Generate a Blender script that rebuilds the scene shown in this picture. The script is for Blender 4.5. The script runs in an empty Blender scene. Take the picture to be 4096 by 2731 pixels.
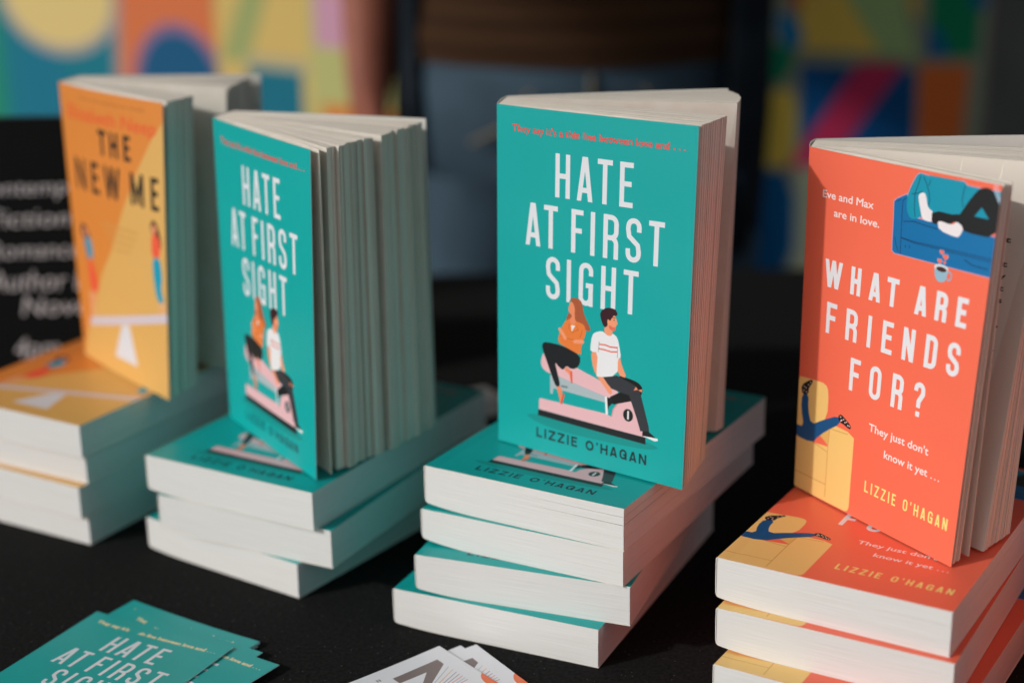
import bpy, math, random
import numpy as np
from mathutils import Vector, Matrix

random.seed(7); rng = np.random.default_rng(7)
S = bpy.context.scene
COL = S.collection
MM = 0.001

# ------------------------------------------------------------------ camera, sky, sun, exposure
F_REL, PITCH, ROLL, CAM_H = 1.61443, 0.31502, -0.01511, 0.45758
cd = bpy.data.cameras.new('camera'); cam = bpy.data.objects.new('camera', cd); COL.objects.link(cam)
cp, sp = math.cos(PITCH), math.sin(PITCH)
Rv, Fv, Uv = Vector((1, 0, 0)), Vector((0, cp, -sp)), Vector((0, sp, cp))
cr, sr = math.cos(ROLL), math.sin(ROLL)
R2, U2 = cr * Rv + sr * Uv, -sr * Rv + cr * Uv
m = Matrix.Identity(4)
for i in range(3):
    m[i][0], m[i][1], m[i][2] = R2[i], U2[i], -Fv[i]
m[2][3] = CAM_H
cam.matrix_world = m
cd.sensor_width = 36.0; cd.lens = 36.0 * F_REL; cd.clip_start = 0.02; cd.clip_end = 200
cd.dof.use_dof = True; cd.dof.focus_distance = 0.895; cd.dof.aperture_fstop = 2.8; cd.dof.aperture_blades = 0
S.camera = cam

SUN_EL = math.radians(27.5); SUN_D = Vector((0.908, 0.419, 0)).normalized()
sun_dir = Vector((SUN_D.x * math.cos(SUN_EL), SUN_D.y * math.cos(SUN_EL), -math.sin(SUN_EL)))
w = bpy.data.worlds.new('World'); S.world = w; w.use_nodes = True
nt = w.node_tree
sky = nt.nodes.new('ShaderNodeTexSky'); sky.sky_type = 'NISHITA'; sky.sun_disc = False
sky.sun_elevation = SUN_EL
sky.sun_rotation = math.atan2(-SUN_D.x, -SUN_D.y)
sky.air_density = 1.0; sky.dust_density = 3.0; sky.ozone_density = 1.0
hs = nt.nodes.new('ShaderNodeHueSaturation'); hs.inputs['Saturation'].default_value = 0.35   # thin high haze whitens the blue
nt.links.new(sky.outputs['Color'], hs.inputs['Color']); nt.links.new(hs.outputs['Color'], nt.nodes['Background'].inputs['Color'])
nt.nodes['Background'].inputs['Strength'].default_value = 0.12
sl = bpy.data.lights.new('sun', 'SUN'); sl.energy = 2.5; sl.angle = math.radians(1.3); sl.color = (1.0, 0.975, 0.94)
so = bpy.data.objects.new('sun', sl); COL.objects.link(so)
so.rotation_euler = sun_dir.to_track_quat('-Z', 'Y').to_euler(); so.location = (-3, -2, 3)
S.view_settings.view_transform = 'Standard'; S.view_settings.look = 'None'
S.view_settings.exposure = -0.52; S.view_settings.gamma = 1.0; S.view_settings.use_curve_mapping = False
S.cycles.use_denoising = True
S.cycles.max_bounces = 8

# ------------------------------------------------------------------ helpers
def lin(c):
    c = np.array(c, float) / 255.0
    return tuple(np.where(c <= 0.04045, c / 12.92, ((c + 0.055) / 1.055) ** 2.4)) + (1.0,)

def new_mat(name, col=(0.8, 0.8, 0.8, 1), rough=0.5, spec=0.5):
    mt = bpy.data.materials.new(name); mt.use_nodes = True
    b = mt.node_tree.nodes['Principled BSDF']
    b.inputs['Base Color'].default_value = col if len(col) == 4 else tuple(col) + (1,)
    b.inputs['Roughness'].default_value = rough
    b.inputs['Specular IOR Level'].default_value = spec
    return mt

def N(mt, t, **kw):
    n = mt.node_tree.nodes.new(t)
    for k, v in kw.items(): setattr(n, k, v)
    return n

def Lk(mt, a, b): mt.node_tree.links.new(a, b)

def noise_tint(mt, col_a, col_b, scale=20, coord='Object', detail=4, map_scale=None, bump=0, bump_dist=0.001, lo=0.35, hi=0.65):
    b = mt.node_tree.nodes['Principled BSDF']
    tc = N(mt, 'ShaderNodeTexCoord'); mp = N(mt, 'ShaderNodeMapping')
    if map_scale: mp.inputs['Scale'].default_value = map_scale
    Lk(mt, tc.outputs[coord], mp.inputs['Vector'])
    nz = N(mt, 'ShaderNodeTexNoise'); nz.inputs['Scale'].default_value = scale; nz.inputs['Detail'].default_value = detail
    Lk(mt, mp.outputs['Vector'], nz.inputs['Vector'])
    rp = N(mt, 'ShaderNodeValToRGB')
    rp.color_ramp.elements[0].position = lo; rp.color_ramp.elements[1].position = hi
    rp.color_ramp.elements[0].color = col_a; rp.color_ramp.elements[1].color = col_b
    Lk(mt, nz.outputs['Fac'], rp.inputs['Fac']); Lk(mt, rp.outputs['Color'], b.inputs['Base Color'])
    if bump:
        bp = N(mt, 'ShaderNodeBump'); bp.inputs['Strength'].default_value = bump; bp.inputs['Distance'].default_value = bump_dist
        Lk(mt, nz.outputs['Fac'], bp.inputs['Height']); Lk(mt, bp.outputs['Normal'], b.inputs['Normal'])
    return mt

def mesh_obj(name, verts, faces, mats, parent=None, fmat=None, uvs=None, smooth=False):
    me = bpy.data.meshes.new(name); me.from_pydata([tuple(v) for v in verts], [], faces)
    for mt in (mats if isinstance(mats, (list, tuple)) else [mats]): me.materials.append(mt)
    if fmat is not None: me.polygons.foreach_set('material_index', fmat)
    if uvs is not None:
        uvl = me.uv_layers.new(name='UVMap')
        flat = []
        for f in uvs:
            for c in f: flat += [c[0], c[1]]
        uvl.data.foreach_set('uv', flat)
    if smooth: me.polygons.foreach_set('use_smooth', [True] * len(me.polygons))
    me.update()
    o = bpy.data.objects.new(name, me); COL.objects.link(o)
    if parent: o.parent = parent
    return o

def tag(o, label, cat, group=None, kind=None):
    if label: o['label'] = label
    if cat: o['category'] = cat
    if group: o['group'] = group
    if kind: o['kind'] = kind
    return o

def thing(name, label, cat, loc=(0, 0, 0), rz=0, group=None):
    o = bpy.data.objects.new(name, None); COL.objects.link(o); o.empty_display_size = 0.02
    o.location = loc; o.rotation_euler = (0, 0, rz)
    return tag(o, label, cat, group)

def box(verts, faces, x0, x1, y0, y1, z0, z1):
    b = len(verts)
    verts += [(x0, y0, z0), (x1, y0, z0), (x1, y1, z0), (x0, y1, z0), (x0, y0, z1), (x1, y0, z1), (x1, y1, z1), (x0, y1, z1)]
    faces += [(b, b + 3, b + 2, b + 1), (b + 4, b + 5, b + 6, b + 7), (b, b + 1, b + 5, b + 4), (b + 1, b + 2, b + 6, b + 5), (b + 2, b + 3, b + 7, b + 6), (b + 3, b, b + 4, b + 7)]

# ------------------------------------------------------------------ drawing printed artwork as a pixel sheet (millimetres)
class Sheet:
    SS = 3
    def __init__(s, w, h, px, bg):
        s.w, s.h, s.px = w, h, px
        s.W, s.H = int(w * px), int(h * px)
        s.a = np.empty((s.H, s.W, 3)); s.a[:] = np.array(bg) / 255.0
    def _grid(s, x0, x1, y0, y1):
        i0, i1 = max(0, int(x0 * s.px) - 1), min(s.W, int(x1 * s.px) + 2)
        j0, j1 = max(0, int(y0 * s.px) - 1), min(s.H, int(y1 * s.px) + 2)
        if i1 <= i0 or j1 <= j0: return None
        n = s.SS
        gx = (i0 + (np.arange((i1 - i0) * n) + .5) / n) / s.px
        gy = (j0 + (np.arange((j1 - j0) * n) + .5) / n) / s.px
        return i0, i1, j0, j1, gx[None, :], gy[:, None]
    def _put(s, g, mask, c):
        i0, i1, j0, j1 = g[:4]; n = s.SS
        cov = mask.reshape(j1 - j0, n, i1 - i0, n).mean(axis=(1, 3))[..., None]
        s.a[j0:j1, i0:i1] = s.a[j0:j1, i0:i1] * (1 - cov) + np.array(c) / 255.0 * cov
    def poly(s, pts, c):
        p = np.array(pts, float)
        g = s._grid(p[:, 0].min(), p[:, 0].max(), p[:, 1].min(), p[:, 1].max())
        if g is None: return
        X, Y = g[4], g[5]; mask = np.zeros((Y.size, X.size), bool)
        for k in range(len(p)):
            (xa, ya), (xb, yb) = p[k - 1], p[k]
            if ya == yb: continue
            cond = ((ya > Y) != (yb > Y))
            xi = (xb - xa) * (Y - ya) / (yb - ya) + xa
            mask ^= cond & (X < xi)
        s._put(g, mask, c)
    def blob(s, pts, c, it=2):
        p = np.array(pts, float)
        for _ in range(it):
            q = np.roll(p, -1, 0); p = np.stack([.75 * p + .25 * q, .25 * p + .75 * q], 1).reshape(-1, 2)
        s.poly(p, c)
    def oval(s, cx, cy, rx, ry, c, ring=None, rot=0):
        r = max(rx, ry) + (ring or 0)
        g = s._grid(cx - r, cx + r, cy - r, cy + r)
        if g is None: return
        dx, dy = g[4] - cx, g[5] - cy
        ca, sa = math.cos(rot), math.sin(rot)
        a, b = dx * ca + dy * sa, -dx * sa + dy * ca
        d = np.hypot(a / rx, b / ry)
        s._put(g, (d <= 1) if not ring else (np.abs(d - 1) * min(rx, ry) <= ring / 2), c)
    def stroke(s, pts, wd, c, butt=False, clip=None):
        p = np.array(pts, float); h = wd / 2
        g = s._grid(p[:, 0].min() - h, p[:, 0].max() + h, p[:, 1].min() - h, p[:, 1].max() + h)
        if g is None: return
        X, Y = g[4], g[5]; mask = np.zeros((Y.size, X.size), bool)
        for k in range(len(p) - 1):
            d = p[k + 1] - p[k]; Ln = np.hypot(*d)
            if Ln == 0: continue
            t = ((X - p[k, 0]) * d[0] + (Y - p[k, 1]) * d[1]) / Ln
            q = np.abs((X - p[k, 0]) * d[1] - (Y - p[k, 1]) * d[0]) / Ln
            mask |= (t >= 0) & (t <= Ln) & (q <= h)
            if not butt or k > 0: mask |= np.hypot(X - p[k, 0], Y - p[k, 1]) <= h
        if not butt: mask |= np.hypot(X - p[-1, 0], Y - p[-1, 1]) <= h
        if clip is not None: mask &= (X >= clip[0]) & (X <= clip[1]) & (Y >= clip[2]) & (Y <= clip[3])
        s._put(g, mask, c)
    def text(s, txt, x0, x1, yb, cap, c, bold=0.0, shear=0, slope=0):
        cu = bpy.data.curves.new('t', 'FONT'); cu.body = txt; cu.resolution_u = 3
        o = bpy.data.objects.new('t', cu); COL.objects.link(o)
        bpy.context.view_layer.update()
        me = o.evaluated_get(bpy.context.evaluated_depsgraph_get()).to_mesh(); me.calc_loop_triangles()
        v = np.array([tuple(q.co)[:2] for q in me.vertices]); tr = np.array([tuple(t.vertices) for t in me.loop_triangles])
        bpy.data.objects.remove(o); bpy.data.curves.remove(cu)
        if not len(v): return
        xa, xb = v[:, 0].min(), v[:, 0].max()
        v = np.stack([x0 + (v[:, 0] - xa) / (xb - xa) * (x1 - x0), v[:, 1] / 0.69 * cap], 1)
        v[:, 0] += shear * v[:, 1]; v[:, 1] += yb + slope * (v[:, 0] - x0)
        g = s._grid(v[:, 0].min(), v[:, 0].max(), v[:, 1].min(), v[:, 1].max())
        if g is None: return
        X, Y = g[4][0], g[5][:, 0]; mask = np.zeros((Y.size, X.size), bool)
        for t in tr:
            q = v[t]
            ia, ib = np.searchsorted(X, q[:, 0].min()), np.searchsorted(X, q[:, 0].max()) + 1
            ja, jb = np.searchsorted(Y, q[:, 1].min()), np.searchsorted(Y, q[:, 1].max()) + 1
            xx, yy = X[None, ia:ib], Y[ja:jb, None]
            e = [(q[(k + 1) % 3, 0] - q[k, 0]) * (yy - q[k, 1]) - (q[(k + 1) % 3, 1] - q[k, 1]) * (xx - q[k, 0]) for k in range(3)]
            mask[ja:jb, ia:ib] |= ((e[0] >= 0) & (e[1] >= 0) & (e[2] >= 0)) | ((e[0] <= 0) & (e[1] <= 0) & (e[2] <= 0))
        if bold < 0:
            m0 = mask.copy(); k = max(1, int(round(-bold * cap / .69 * s.px * s.SS)))
            for d in range(-k, k + 1): mask &= np.roll(m0, d, 1) & np.roll(m0, d, 0)
        if bold > 0:
            k = max(1, int(round(bold * cap / .69 * s.px * s.SS)))
            m0 = mask.copy()
            for dy in range(-k, k + 1):
                for dx in range(-k, k + 1):
                    if dx * dx + dy * dy <= k * k + .5: mask |= np.roll(np.roll(m0, dx, 1), dy, 0)
        s._put(g, mask, c)
    def cap(s, ch, x0, x1, y0, y1, wd, c):
        """one condensed sans capital drawn with a constant pen inside the box"""
        h = wd / 2; L, R, B, T = x0 + h, x1 - h, y0 + h, y1 - h; cx, my = (x0 + x1) / 2, (y0 + y1) / 2
        r = min((R - L) / 2, (T - B) / 2) * .98; H = y1 - y0
        clip = (x0 - .05, x1 + .05, y0, y1)
        def arc(ax, ay, a0, a1, n=8): return [(ax + r * math.cos(math.radians(a0 + (a1 - a0) * k / n)), ay + r * math.sin(math.radians(a0 + (a1 - a0) * k / n))) for k in range(n + 1)]
        st = lambda p: s.stroke(p, wd, c, butt=True, clip=clip)
        def slant(p, q):
            (ax, ay), (bx, by) = p, q; dx, dy = bx - ax, by - ay; k = .15
            st([(ax - dx * k, ay - dy * k), (bx + dx * k, by + dy * k)])
        V = lambda x: st([(x, y0), (x, y1)])
        if ch == 'H': V(L); V(R); st([(L, my), (R, my)])
        elif ch == 'A':
            a = wd * .12; slant((L, y0), (cx - a, y1)); slant((R, y0), (cx + a, y1)); st([(L + (cx - L) * .25, y0 + H * .25), (R - (R - cx) * .25, y0 + H * .25)])
        elif ch == 'T': st([(x0, T), (x1, T)]); V(cx)
        elif ch in 'EF':
            V(L); st([(x0, T), (x1, T)]); st([(x0, my + .02 * H), (x1 - .12 * (x1 - x0), my + .02 * H)])
            if ch == 'E': st([(x0, B), (x1, B)])
        elif ch == 'I': V(cx)
        elif ch == 'L': V(L); st([(x0, B), (x1, B)])
        elif ch == 'Z': st([(x0, T), (x1, T)]); st([(x0, B), (x1, B)]); slant((L, y0 + wd * .6), (R, y1 - wd * .6))
        elif ch == 'N': V(L); V(R); slant((L, y1), (R, y0))
        elif ch == 'M': V(L); V(R); slant((L, y1), (cx, y0 + .2 * H)); slant((R, y1), (cx, y0 + .2 * H))
        elif ch == 'W':
            a = (R - L) / 4; slant((L, y1), (L + a, y0)); slant((L + 2 * a, y1), (L + a, y0)); slant((L + 2 * a, y1), (L + 3 * a, y0)); slant((R, y1), (L + 3 * a, y0))
        elif ch == 'O': s.stroke(arc(cx, T - r, 180, 0) + arc(cx, B + r, 0, -180) + [(cx - r, T - r)], wd, c)
        elif ch == 'D': V(L); s.stroke([(L, T)] + arc(R - r, T - r, 90, 0) + arc(R - r, B + r, 0, -90) + [(L, B)], wd, c)
        elif ch == 'R':
            V(L); mz = my - .02 * H
            st([(L, T)] + arc(R - r, T - r, 90, 0) + arc(R - r, mz + r, 0, -90) + [(L, mz)])
            st(arc(R - r, mz - r, 90, 0)[2:] + [(R, y0)])
        elif ch == 'G':
            st([(R, T - .24 * H)] + arc(R - r, T - r, 0, 180) + arc(L + r, B + r, 180, 360) + [(R, my - wd * .2)])
            st([(cx, my - wd * .2), (x1, my - wd * .2)]); st([(R, y0), (R, my)])
        elif ch == 'S':
            st([(R, T - .25 * H), (R, T - r)] + arc(R - r, T - r, 0, 180) + [(L, T - r - .06 * H), (L + .1 * (R - L), my + .08 * H), (R - .1 * (R - L), my - .1 * H), (R, B + r + .06 * H)] + arc(R - r, B + r, 0, -180) + [(L, B + .25 * H)])
        elif ch == '?':
            st([(L, T - .2 * H)] + arc(cx, T - r, 180, 0) + [(R, T - r - .12 * H), (cx, my - .06 * H), (cx, y0 + .26 * H)])
            s.poly([(cx - h, y0), (cx + h, y0), (cx + h, y0 + .15 * H), (cx - h, y0 + .15 * H)], c)
        elif ch == "'": s.poly([(cx - h, y1), (cx + h, y1), (cx + h * .4, y1 - .3 * H), (cx - h * .6, y1 - .3 * H)], c)
    def caps(s, txt, x0, x1, y0, y1, wd, c, wid=None, gap=.28):
        rel = {'I': .35, "'": .3, ' ': .55, 'M': 1.25, 'W': 1.4, 'O': 1.15, 'L': .8, 'E': .85, 'F': .8}
        if wid: rel.update(wid)
        ws = [rel.get(ch, 1.0) for ch in txt]; tot = sum(ws) + gap * (len(txt) - 1); u = (x1 - x0) / tot; x = x0
        for ch, q in zip(txt, ws):
            if ch != ' ': s.cap(ch, x, x + q * u, y0, y1, wd, c)
            x += (q + gap) * u
    def image(s, name):
        im = bpy.data.images.new(name, s.W, s.H)
        px = np.ones((s.H, s.W, 4), np.float32); px[..., :3] = s.a
        im.pixels.foreach_set(px.ravel()); im.update(); im.pack()
        return im

def print_mat(name, sheet, rough=0.5, spec=0.25, coat=0.0, wear=True):
    mt = new_mat(name, rough=rough, spec=spec); b = mt.node_tree.nodes['Principled BSDF']
    uv = N(mt, 'ShaderNodeUVMap'); tx = N(mt, 'ShaderNodeTexImage'); tx.image = sheet.image(name); tx.extension = 'EXTEND'
    Lk(mt, uv.outputs['UV'], tx.inputs['Vector'])
    Lk(mt, tx.outputs['Color'], b.inputs['Base Color'])
    if wear:   # faint orange-peel of a laminated sheet and uneven gloss
        tc = N(mt, 'ShaderNodeTexCoord')
        n2 = N(mt, 'ShaderNodeTexNoise'); n2.inputs['Scale'].default_value = 900; n2.inputs['Detail'].default_value = 2
        Lk(mt, tc.outputs['Object'], n2.inputs['Vector'])
        bp = N(mt, 'ShaderNodeBump'); bp.inputs['Strength'].default_value = .12; bp.inputs['Distance'].default_value = .0001
        Lk(mt, n2.outputs['Fac'], bp.inputs['Height']); Lk(mt, bp.outputs['Normal'], b.inputs['Normal'])
        nw = N(mt, 'ShaderNodeTexNoise'); nw.inputs['Scale'].default_value = 9; nw.inputs['Detail'].default_value = 1
        Lk(mt, tc.outputs['Object'], nw.inputs['Vector'])
        bw = N(mt, 'ShaderNodeBump'); bw.inputs['Strength'].default_value = .5; bw.inputs['Distance'].default_value = .006
        Lk(mt, nw.outputs['Fac'], bw.inputs['Height']); Lk(mt, bp.outputs['Normal'], bw.inputs['Normal']); Lk(mt, bw.outputs['Normal'], b.inputs['Normal'])
        b.inputs['Coat Weight'].default_value = .3; b.inputs['Coat Roughness'].default_value = .26; b.inputs['Coat IOR'].default_value = 1.5
        Lk(mt, bw.outputs['Normal'], b.inputs['Coat Normal'])
        n3 = N(mt, 'ShaderNodeTexNoise'); n3.inputs['Scale'].default_value = 25
        Lk(mt, tc.outputs['Object'], n3.inputs['Vector'])
        mr = N(mt, 'ShaderNodeMapRange'); mr.inputs['To Min'].default_value = rough - .07; mr.inputs['To Max'].default_value = rough + .08
        Lk(mt, n3.outputs['Fac'], mr.inputs['Value']); Lk(mt, mr.outputs['Result'], b.inputs['Roughness'])
    return mt

# ------------------------------------------------------------------ materials
TEAL = (0, 170, 168); WHITE = (232, 234, 240); CORAL = (247, 112, 84); AMBER = (228, 140, 60); PALE = (228, 178, 100)
M = {}
def paper_edge(name, a, b, n=260):
    mt = new_mat(name, a, .85, .2); bs = mt.node_tree.nodes['Principled BSDF']
    uv = N(mt, 'ShaderNodeUVMap'); mp = N(mt, 'ShaderNodeMapping'); mp.inputs['Scale'].default_value = (n, 3, 1)
    Lk(mt, uv.outputs['UV'], mp.inputs['Vector'])
    nz = N(mt, 'ShaderNodeTexNoise'); nz.inputs['Scale'].default_value = 1; nz.inputs['Detail'].default_value = 3
    Lk(mt, mp.outputs['Vector'], nz.inputs['Vector'])
    rp = N(mt, 'ShaderNodeValToRGB'); rp.color_ramp.elements[0].position = .3; rp.color_ramp.elements[1].position = .62
    rp.color_ramp.elements[0].color = b; rp.color_ramp.elements[1].color = a
    Lk(mt, nz.outputs['Fac'], rp.inputs['Fac']); Lk(mt, rp.outputs['Color'], bs.inputs['Base Color'])
    bp = N(mt, 'ShaderNodeBump'); bp.inputs['Strength'].default_value = .2; bp.inputs['Distance'].default_value = .0001
    Lk(mt, nz.outputs['Fac'], bp.inputs['Height']); Lk(mt, bp.outputs['Normal'], bs.inputs['Normal'])
    return mt
M['edge'] = paper_edge('paper_edge', lin((232, 231, 229)), lin((217, 216, 213)), 120)
M['leaf'] = paper_edge('paper_leaves', lin((252, 245, 233)), lin((226, 214, 198)), 14)
M['inner'] = new_mat('cover_inside', lin((232, 228, 220)), .6, .3)
M['teal'] = new_mat('teal_cover_back', lin(TEAL), .42, .45)
M['coral'] = new_mat('coral_cover_back', lin(CORAL), .42, .45)
M['amber'] = new_mat('amber_cover_back', lin(AMBER), .42, .45)

# ------------------------------------------------------------------ cover artwork
def art_teal(w=129, h=200, flyer=False):
    s = Sheet(w, h, 5.5, TEAL)
    SK, SK2, BLK, PINK = (246, 146, 104), (250, 160, 120), (22, 26, 30), (240, 190, 196)
    s.blob([(20, 21), (31, 22.9), (53, 23.2), (102, 22.8), (112, 21.2), (112, 19.6), (104, 17.8), (78, 16.4), (45, 15.8), (27, 17.8)], (8, 150, 146))
    s.poly([(30.2, 25.9), (104, 24.9), (104.2, 20.9), (29.8, 22.2)], BLK)
    s.poly([(31.6, 33), (46.5, 33.1), (77.2, 33.3), (81.2, 32.3), (81.9, 36.6), (85, 40.8), (94, 45.1), (102.2, 27.6), (104, 24.9), (30.6, 26), (30.6, 32)], PINK)
    s.stroke([(81.4, 32.6), (82.3, 36.8), (85, 40.6)], .7, (228, 150, 160))
    s.poly([(38.4, 48.5), (40.2, 48.9), (41.2, 46.5), (44.5, 48.4), (76.4, 45.1), (77.8, 39.7), (48, 40.7), (41.1, 40.8), (40.4, 37.4), (38.6, 37.1)], (178, 192, 198))
    s.poly([(46.3, 43.9), (50.9, 44), (50.9, 42.8), (46.3, 42.7)], (120, 136, 142))
    s.blob([(33.4, 60.6), (32.1, 57.1), (31.7, 53.3), (34.3, 50.2), (38.6, 49.1), (44.5, 48.7), (76.5, 43.3), (80.5, 43), (87, 47.7), (77.5, 49.6), (71.8, 52.4), (59.4, 55.6), (52.8, 57.8), (41, 58.4), (35.9, 60.3)], PINK, 1)
    s.blob([(48.3, 53.1), (49.9, 55.7), (52.4, 54), (53.8, 53.6), (54, 46.7), (53, 46.9), (52, 51.8)], SK, 1)
    s.poly([(52.7, 53.3), (53.9, 53.6), (54.3, 46.4), (53.3, 46.6)], (236, 84, 66))
    s.blob([(32.5, 64.3), (33.1, 66.6), (35.9, 67.6), (47.6, 67.5), (59.3, 64.1), (59.3, 59), (56.4, 55.5), (52.8, 54.9), (49.7, 56.2), (47.8, 53), (44.5, 54.4), (41.7, 57), (43.3, 51.4), (46, 43), (42.8, 41.8), (39.8, 47.7), (35.9, 56.4), (33.6, 61.1)], BLK, 1)
    s.blob([(42.9, 42.2), (45.9, 43.3), (47.6, 39.1), (46.9, 33.1), (45.8, 32.4), (45.1, 36.4)], SK, 1)
    s.poly([(48.0, 39.6), (48.9, 38.3), (47.1, 32.4), (45.9, 32.6)], (236, 84, 66))
    s.blob([(51.4, 88), (54, 87), (53.9, 84), (49, 82.6), (49.9, 85.7)], (176, 92, 56), 1)
    s.blob([(49.4, 83.1), (53.9, 84.7), (59.7, 83.3), (62.5, 81.7), (63.1, 78.3), (60.7, 71.5), (59.6, 67.7), (60.1, 63.7), (47.6, 67.5), (44.3, 68.6), (43.8, 71), (45.2, 75.6), (47.4, 80.3)], (240, 130, 60), 1)
    s.poly([(52.6, 80.6), (55.6, 80.8), (53.2, 76.7)], (245, 240, 238))
    for a in ([(51.5, 81), (51, 78.6), (53, 76.5)], [(56.4, 81), (57.6, 78.6), (53.4, 76.3)], [(46, 73.2), (50, 72.2), (58, 72.4)], [(60.5, 79), (59, 74.5)]): s.stroke(a, .28, (190, 92, 40))
    s.stroke([(45, 76.8), (48.8, 72.3)], 2.1, SK2); s.stroke([(55.4, 71.4), (60.6, 72.2)], 2.2, SK2)
    s.blob([(52.1, 94.4), (54.2, 93.7), (55.6, 90.9), (55.4, 87.3), (56.2, 82.6), (53.6, 80.5), (51.3, 83.3), (53.5, 86.2), (51.3, 87.5), (50.9, 88.7), (50.6, 89.6), (51.3, 92.3)], SK, 1)
    s.blob([(52.2, 96.2), (55.3, 97), (58.8, 96.2), (60.4, 93.2), (61, 89.1), (63.4, 84.7), (66.6, 79.7), (62.9, 78.7), (61.6, 82.3), (58, 83.2), (55.5, 83.4), (55, 87.3), (55.2, 90.9), (53.6, 94.1), (51.8, 94.4)], (176, 92, 56), 1)
    s.poly([(80.1, 43.8), (86.4, 47.7), (92.7, 48.4), (100.4, 53.4), (101.1, 51.6), (100.2, 48.4), (93.7, 43.9), (82.6, 39.8), (79.4, 40.4)], (14, 16, 18))
    s.blob([(83.8, 57.3), (91.6, 56.8), (97.4, 55.9), (100.6, 53.8), (101.2, 51.4), (93.5, 49)], (14, 16, 18), 1)
    s.poly([(71.7, 53.4), (84.1, 57), (96.5, 53.4), (99.3, 50.7), (100.6, 47.3), (105.9, 31.4), (106.3, 28.8), (100.5, 27.9), (98, 34.6), (92.4, 47.2), (86.4, 47.7), (77.5, 49.3)], (52, 54, 60))
    s.poly([(96.7, 53), (95.3, 50.4), (98.1, 51.5)], SK); s.poly([(98.1, 51.3), (101, 52.4), (100.6, 50.4)], SK)
    s.poly([(77.9, 43), (81, 43), (81.9, 40.6), (79.1, 37.4), (78.3, 34.1)], (20, 22, 24)); s.poly([(76.4, 43.2), (77.9, 43.4), (78.9, 33.2), (77.3, 32.6)], (245, 245, 245))
    s.poly([(102, 28.2), (105.7, 28.9), (111, 25.8), (101.9, 25.2)], (20, 22, 24)); s.poly([(101.7, 25.5), (111.7, 26), (112.3, 24.8), (110, 24)], (248, 248, 248))
    s.blob([(66.5, 68), (71.4, 68.5), (71.3, 63), (72.9, 56.9), (77.5, 51.4), (80.9, 48.6), (81.3, 45.6), (79.7, 44.9), (75.9, 49), (69.7, 54.8), (67.4, 60.8)], SK2, 1)
    s.blob([(84.2, 67.5), (86, 67.7), (87.1, 63.4), (91, 56.5), (84.5, 57.4)], SK2, 1)
    s.blob([(68.7, 79.2), (73.4, 80.9), (75.5, 80.1), (77.5, 79), (79.8, 79.4), (80.6, 80.8), (83.8, 79), (85.2, 74.2), (86.6, 67.3), (84.4, 67.2), (84.6, 56.8), (70.8, 53.3), (70.5, 55.7), (71.2, 68.1), (66, 67.4), (66.2, 71.9), (67, 77)], (240, 240, 243), 1)
    s.stroke([(72.2, 72.9), (76, 73.2), (79.2, 72.6), (83.6, 73)], .75, (236, 92, 76)); s.stroke([(71.7, 70.3), (75.7, 70.3), (80.1, 69.9), (83.7, 70.6)], .7, (236, 92, 76))
    s.stroke([(71.9, 74.4), (71.4, 68.3)], .22, (90, 90, 100)); s.stroke([(84, 73.5), (84.2, 67.3)], .22, (90, 90, 100))
    s.blob([(75.2, 83.5), (77.2, 88.3), (78.7, 90.9), (82.3, 91), (83.1, 88.1), (83.9, 86.6), (82.7, 85.6), (82.5, 82.6), (80.5, 82.1), (80.4, 80.1), (79.8, 79.1), (77.5, 78.8), (74.9, 80.2)], SK2, 1)
    s.blob([(78, 85.3), (80.5, 84.1), (82.6, 84.5), (82.5, 82.7), (80.5, 82), (78.1, 83.1)], (232, 114, 92), 1)
    s.blob([(74.1, 93.5), (77, 94.9), (81, 94.8), (82.4, 94.2), (83.7, 91.9), (82.2, 90.8), (81.1, 91.2), (79.6, 89), (78.8, 87.4), (77.1, 88.6), (76.8, 86.5), (77.3, 84.7), (75.4, 83), (73.5, 85.2), (72, 89.8), (72.5, 91.8)], (58, 24, 34), 1)
    s.oval(81.3, 88.4, .28, .36, (30, 20, 20)); s.stroke([(80.2, 89.7), (82.2, 89.7)], .3, (50, 26, 30))
    s.oval(92.2, 35.4, 3.25, 3.6, (20, 24, 26)); s.stroke([(92.2, 33.4), (92.2, 37.5)], 1.15, (240, 240, 240))
    wd = 2.9; W_ = WHITE
    # the title sits behind the two heads
    t = Sheet(w, h, 5.5, (0, 0, 0))
    for ch, x0, x1 in (('H', 40.8, 50.6), ('A', 55.2, 65.5), ('T', 68.4, 78), ('E', 82.6, 91)): t.cap(ch, x0, x1, 152.2, 176.7, wd, (255, 255, 255))
    for ch, x0, x1 in (('A', 20.5, 30.9), ('T', 33.3, 42.7), ('F', 51.9, 59.9), ('I', 64.6, 67.5), ('R', 72.9, 82.7), ('S', 87.3, 97.1), ('T', 101.6, 111.3)): t.cap(ch, x0, x1, 122.5, 147, wd, (255, 255, 255))
    for ch, x0, x1 in (('S', 34.9, 44.6), ('I', 49.2, 52.2), ('G', 57.4, 67), ('H', 72.2, 81.8), ('T', 86.6, 96.2)): t.cap(ch, x0, x1, 93.4, 118, wd, (255, 255, 255))
    head = Sheet(w, h, 5.5, (0, 0, 0))
    head.blob([(52.2, 96.2), (55.3, 97), (58.8, 96.2), (60.6, 93), (61, 88), (50, 88), (50.6, 92)], (255,) * 3, 1); head.blob([(74.1, 93.5), (77, 94.9), (81, 94.8), (82.4, 94.2), (83.7, 91), (72, 89)], (255,) * 3, 1)
    a = (t.a * (1 - head.a)); s.a = s.a * (1 - a) + np.array(W_) / 255. * a
    tagc = (240, 224, 176) if flyer else (246, 74, 68)
    s.text("They say it's a thin line between love and", 11.2, 112.2, 186.0, 3.9, tagc, bold=.06 if flyer else .022)
    for k in range(3): s.oval(115.2 + 3.1 * k, 186.6, .5, .5, tagc)
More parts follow.
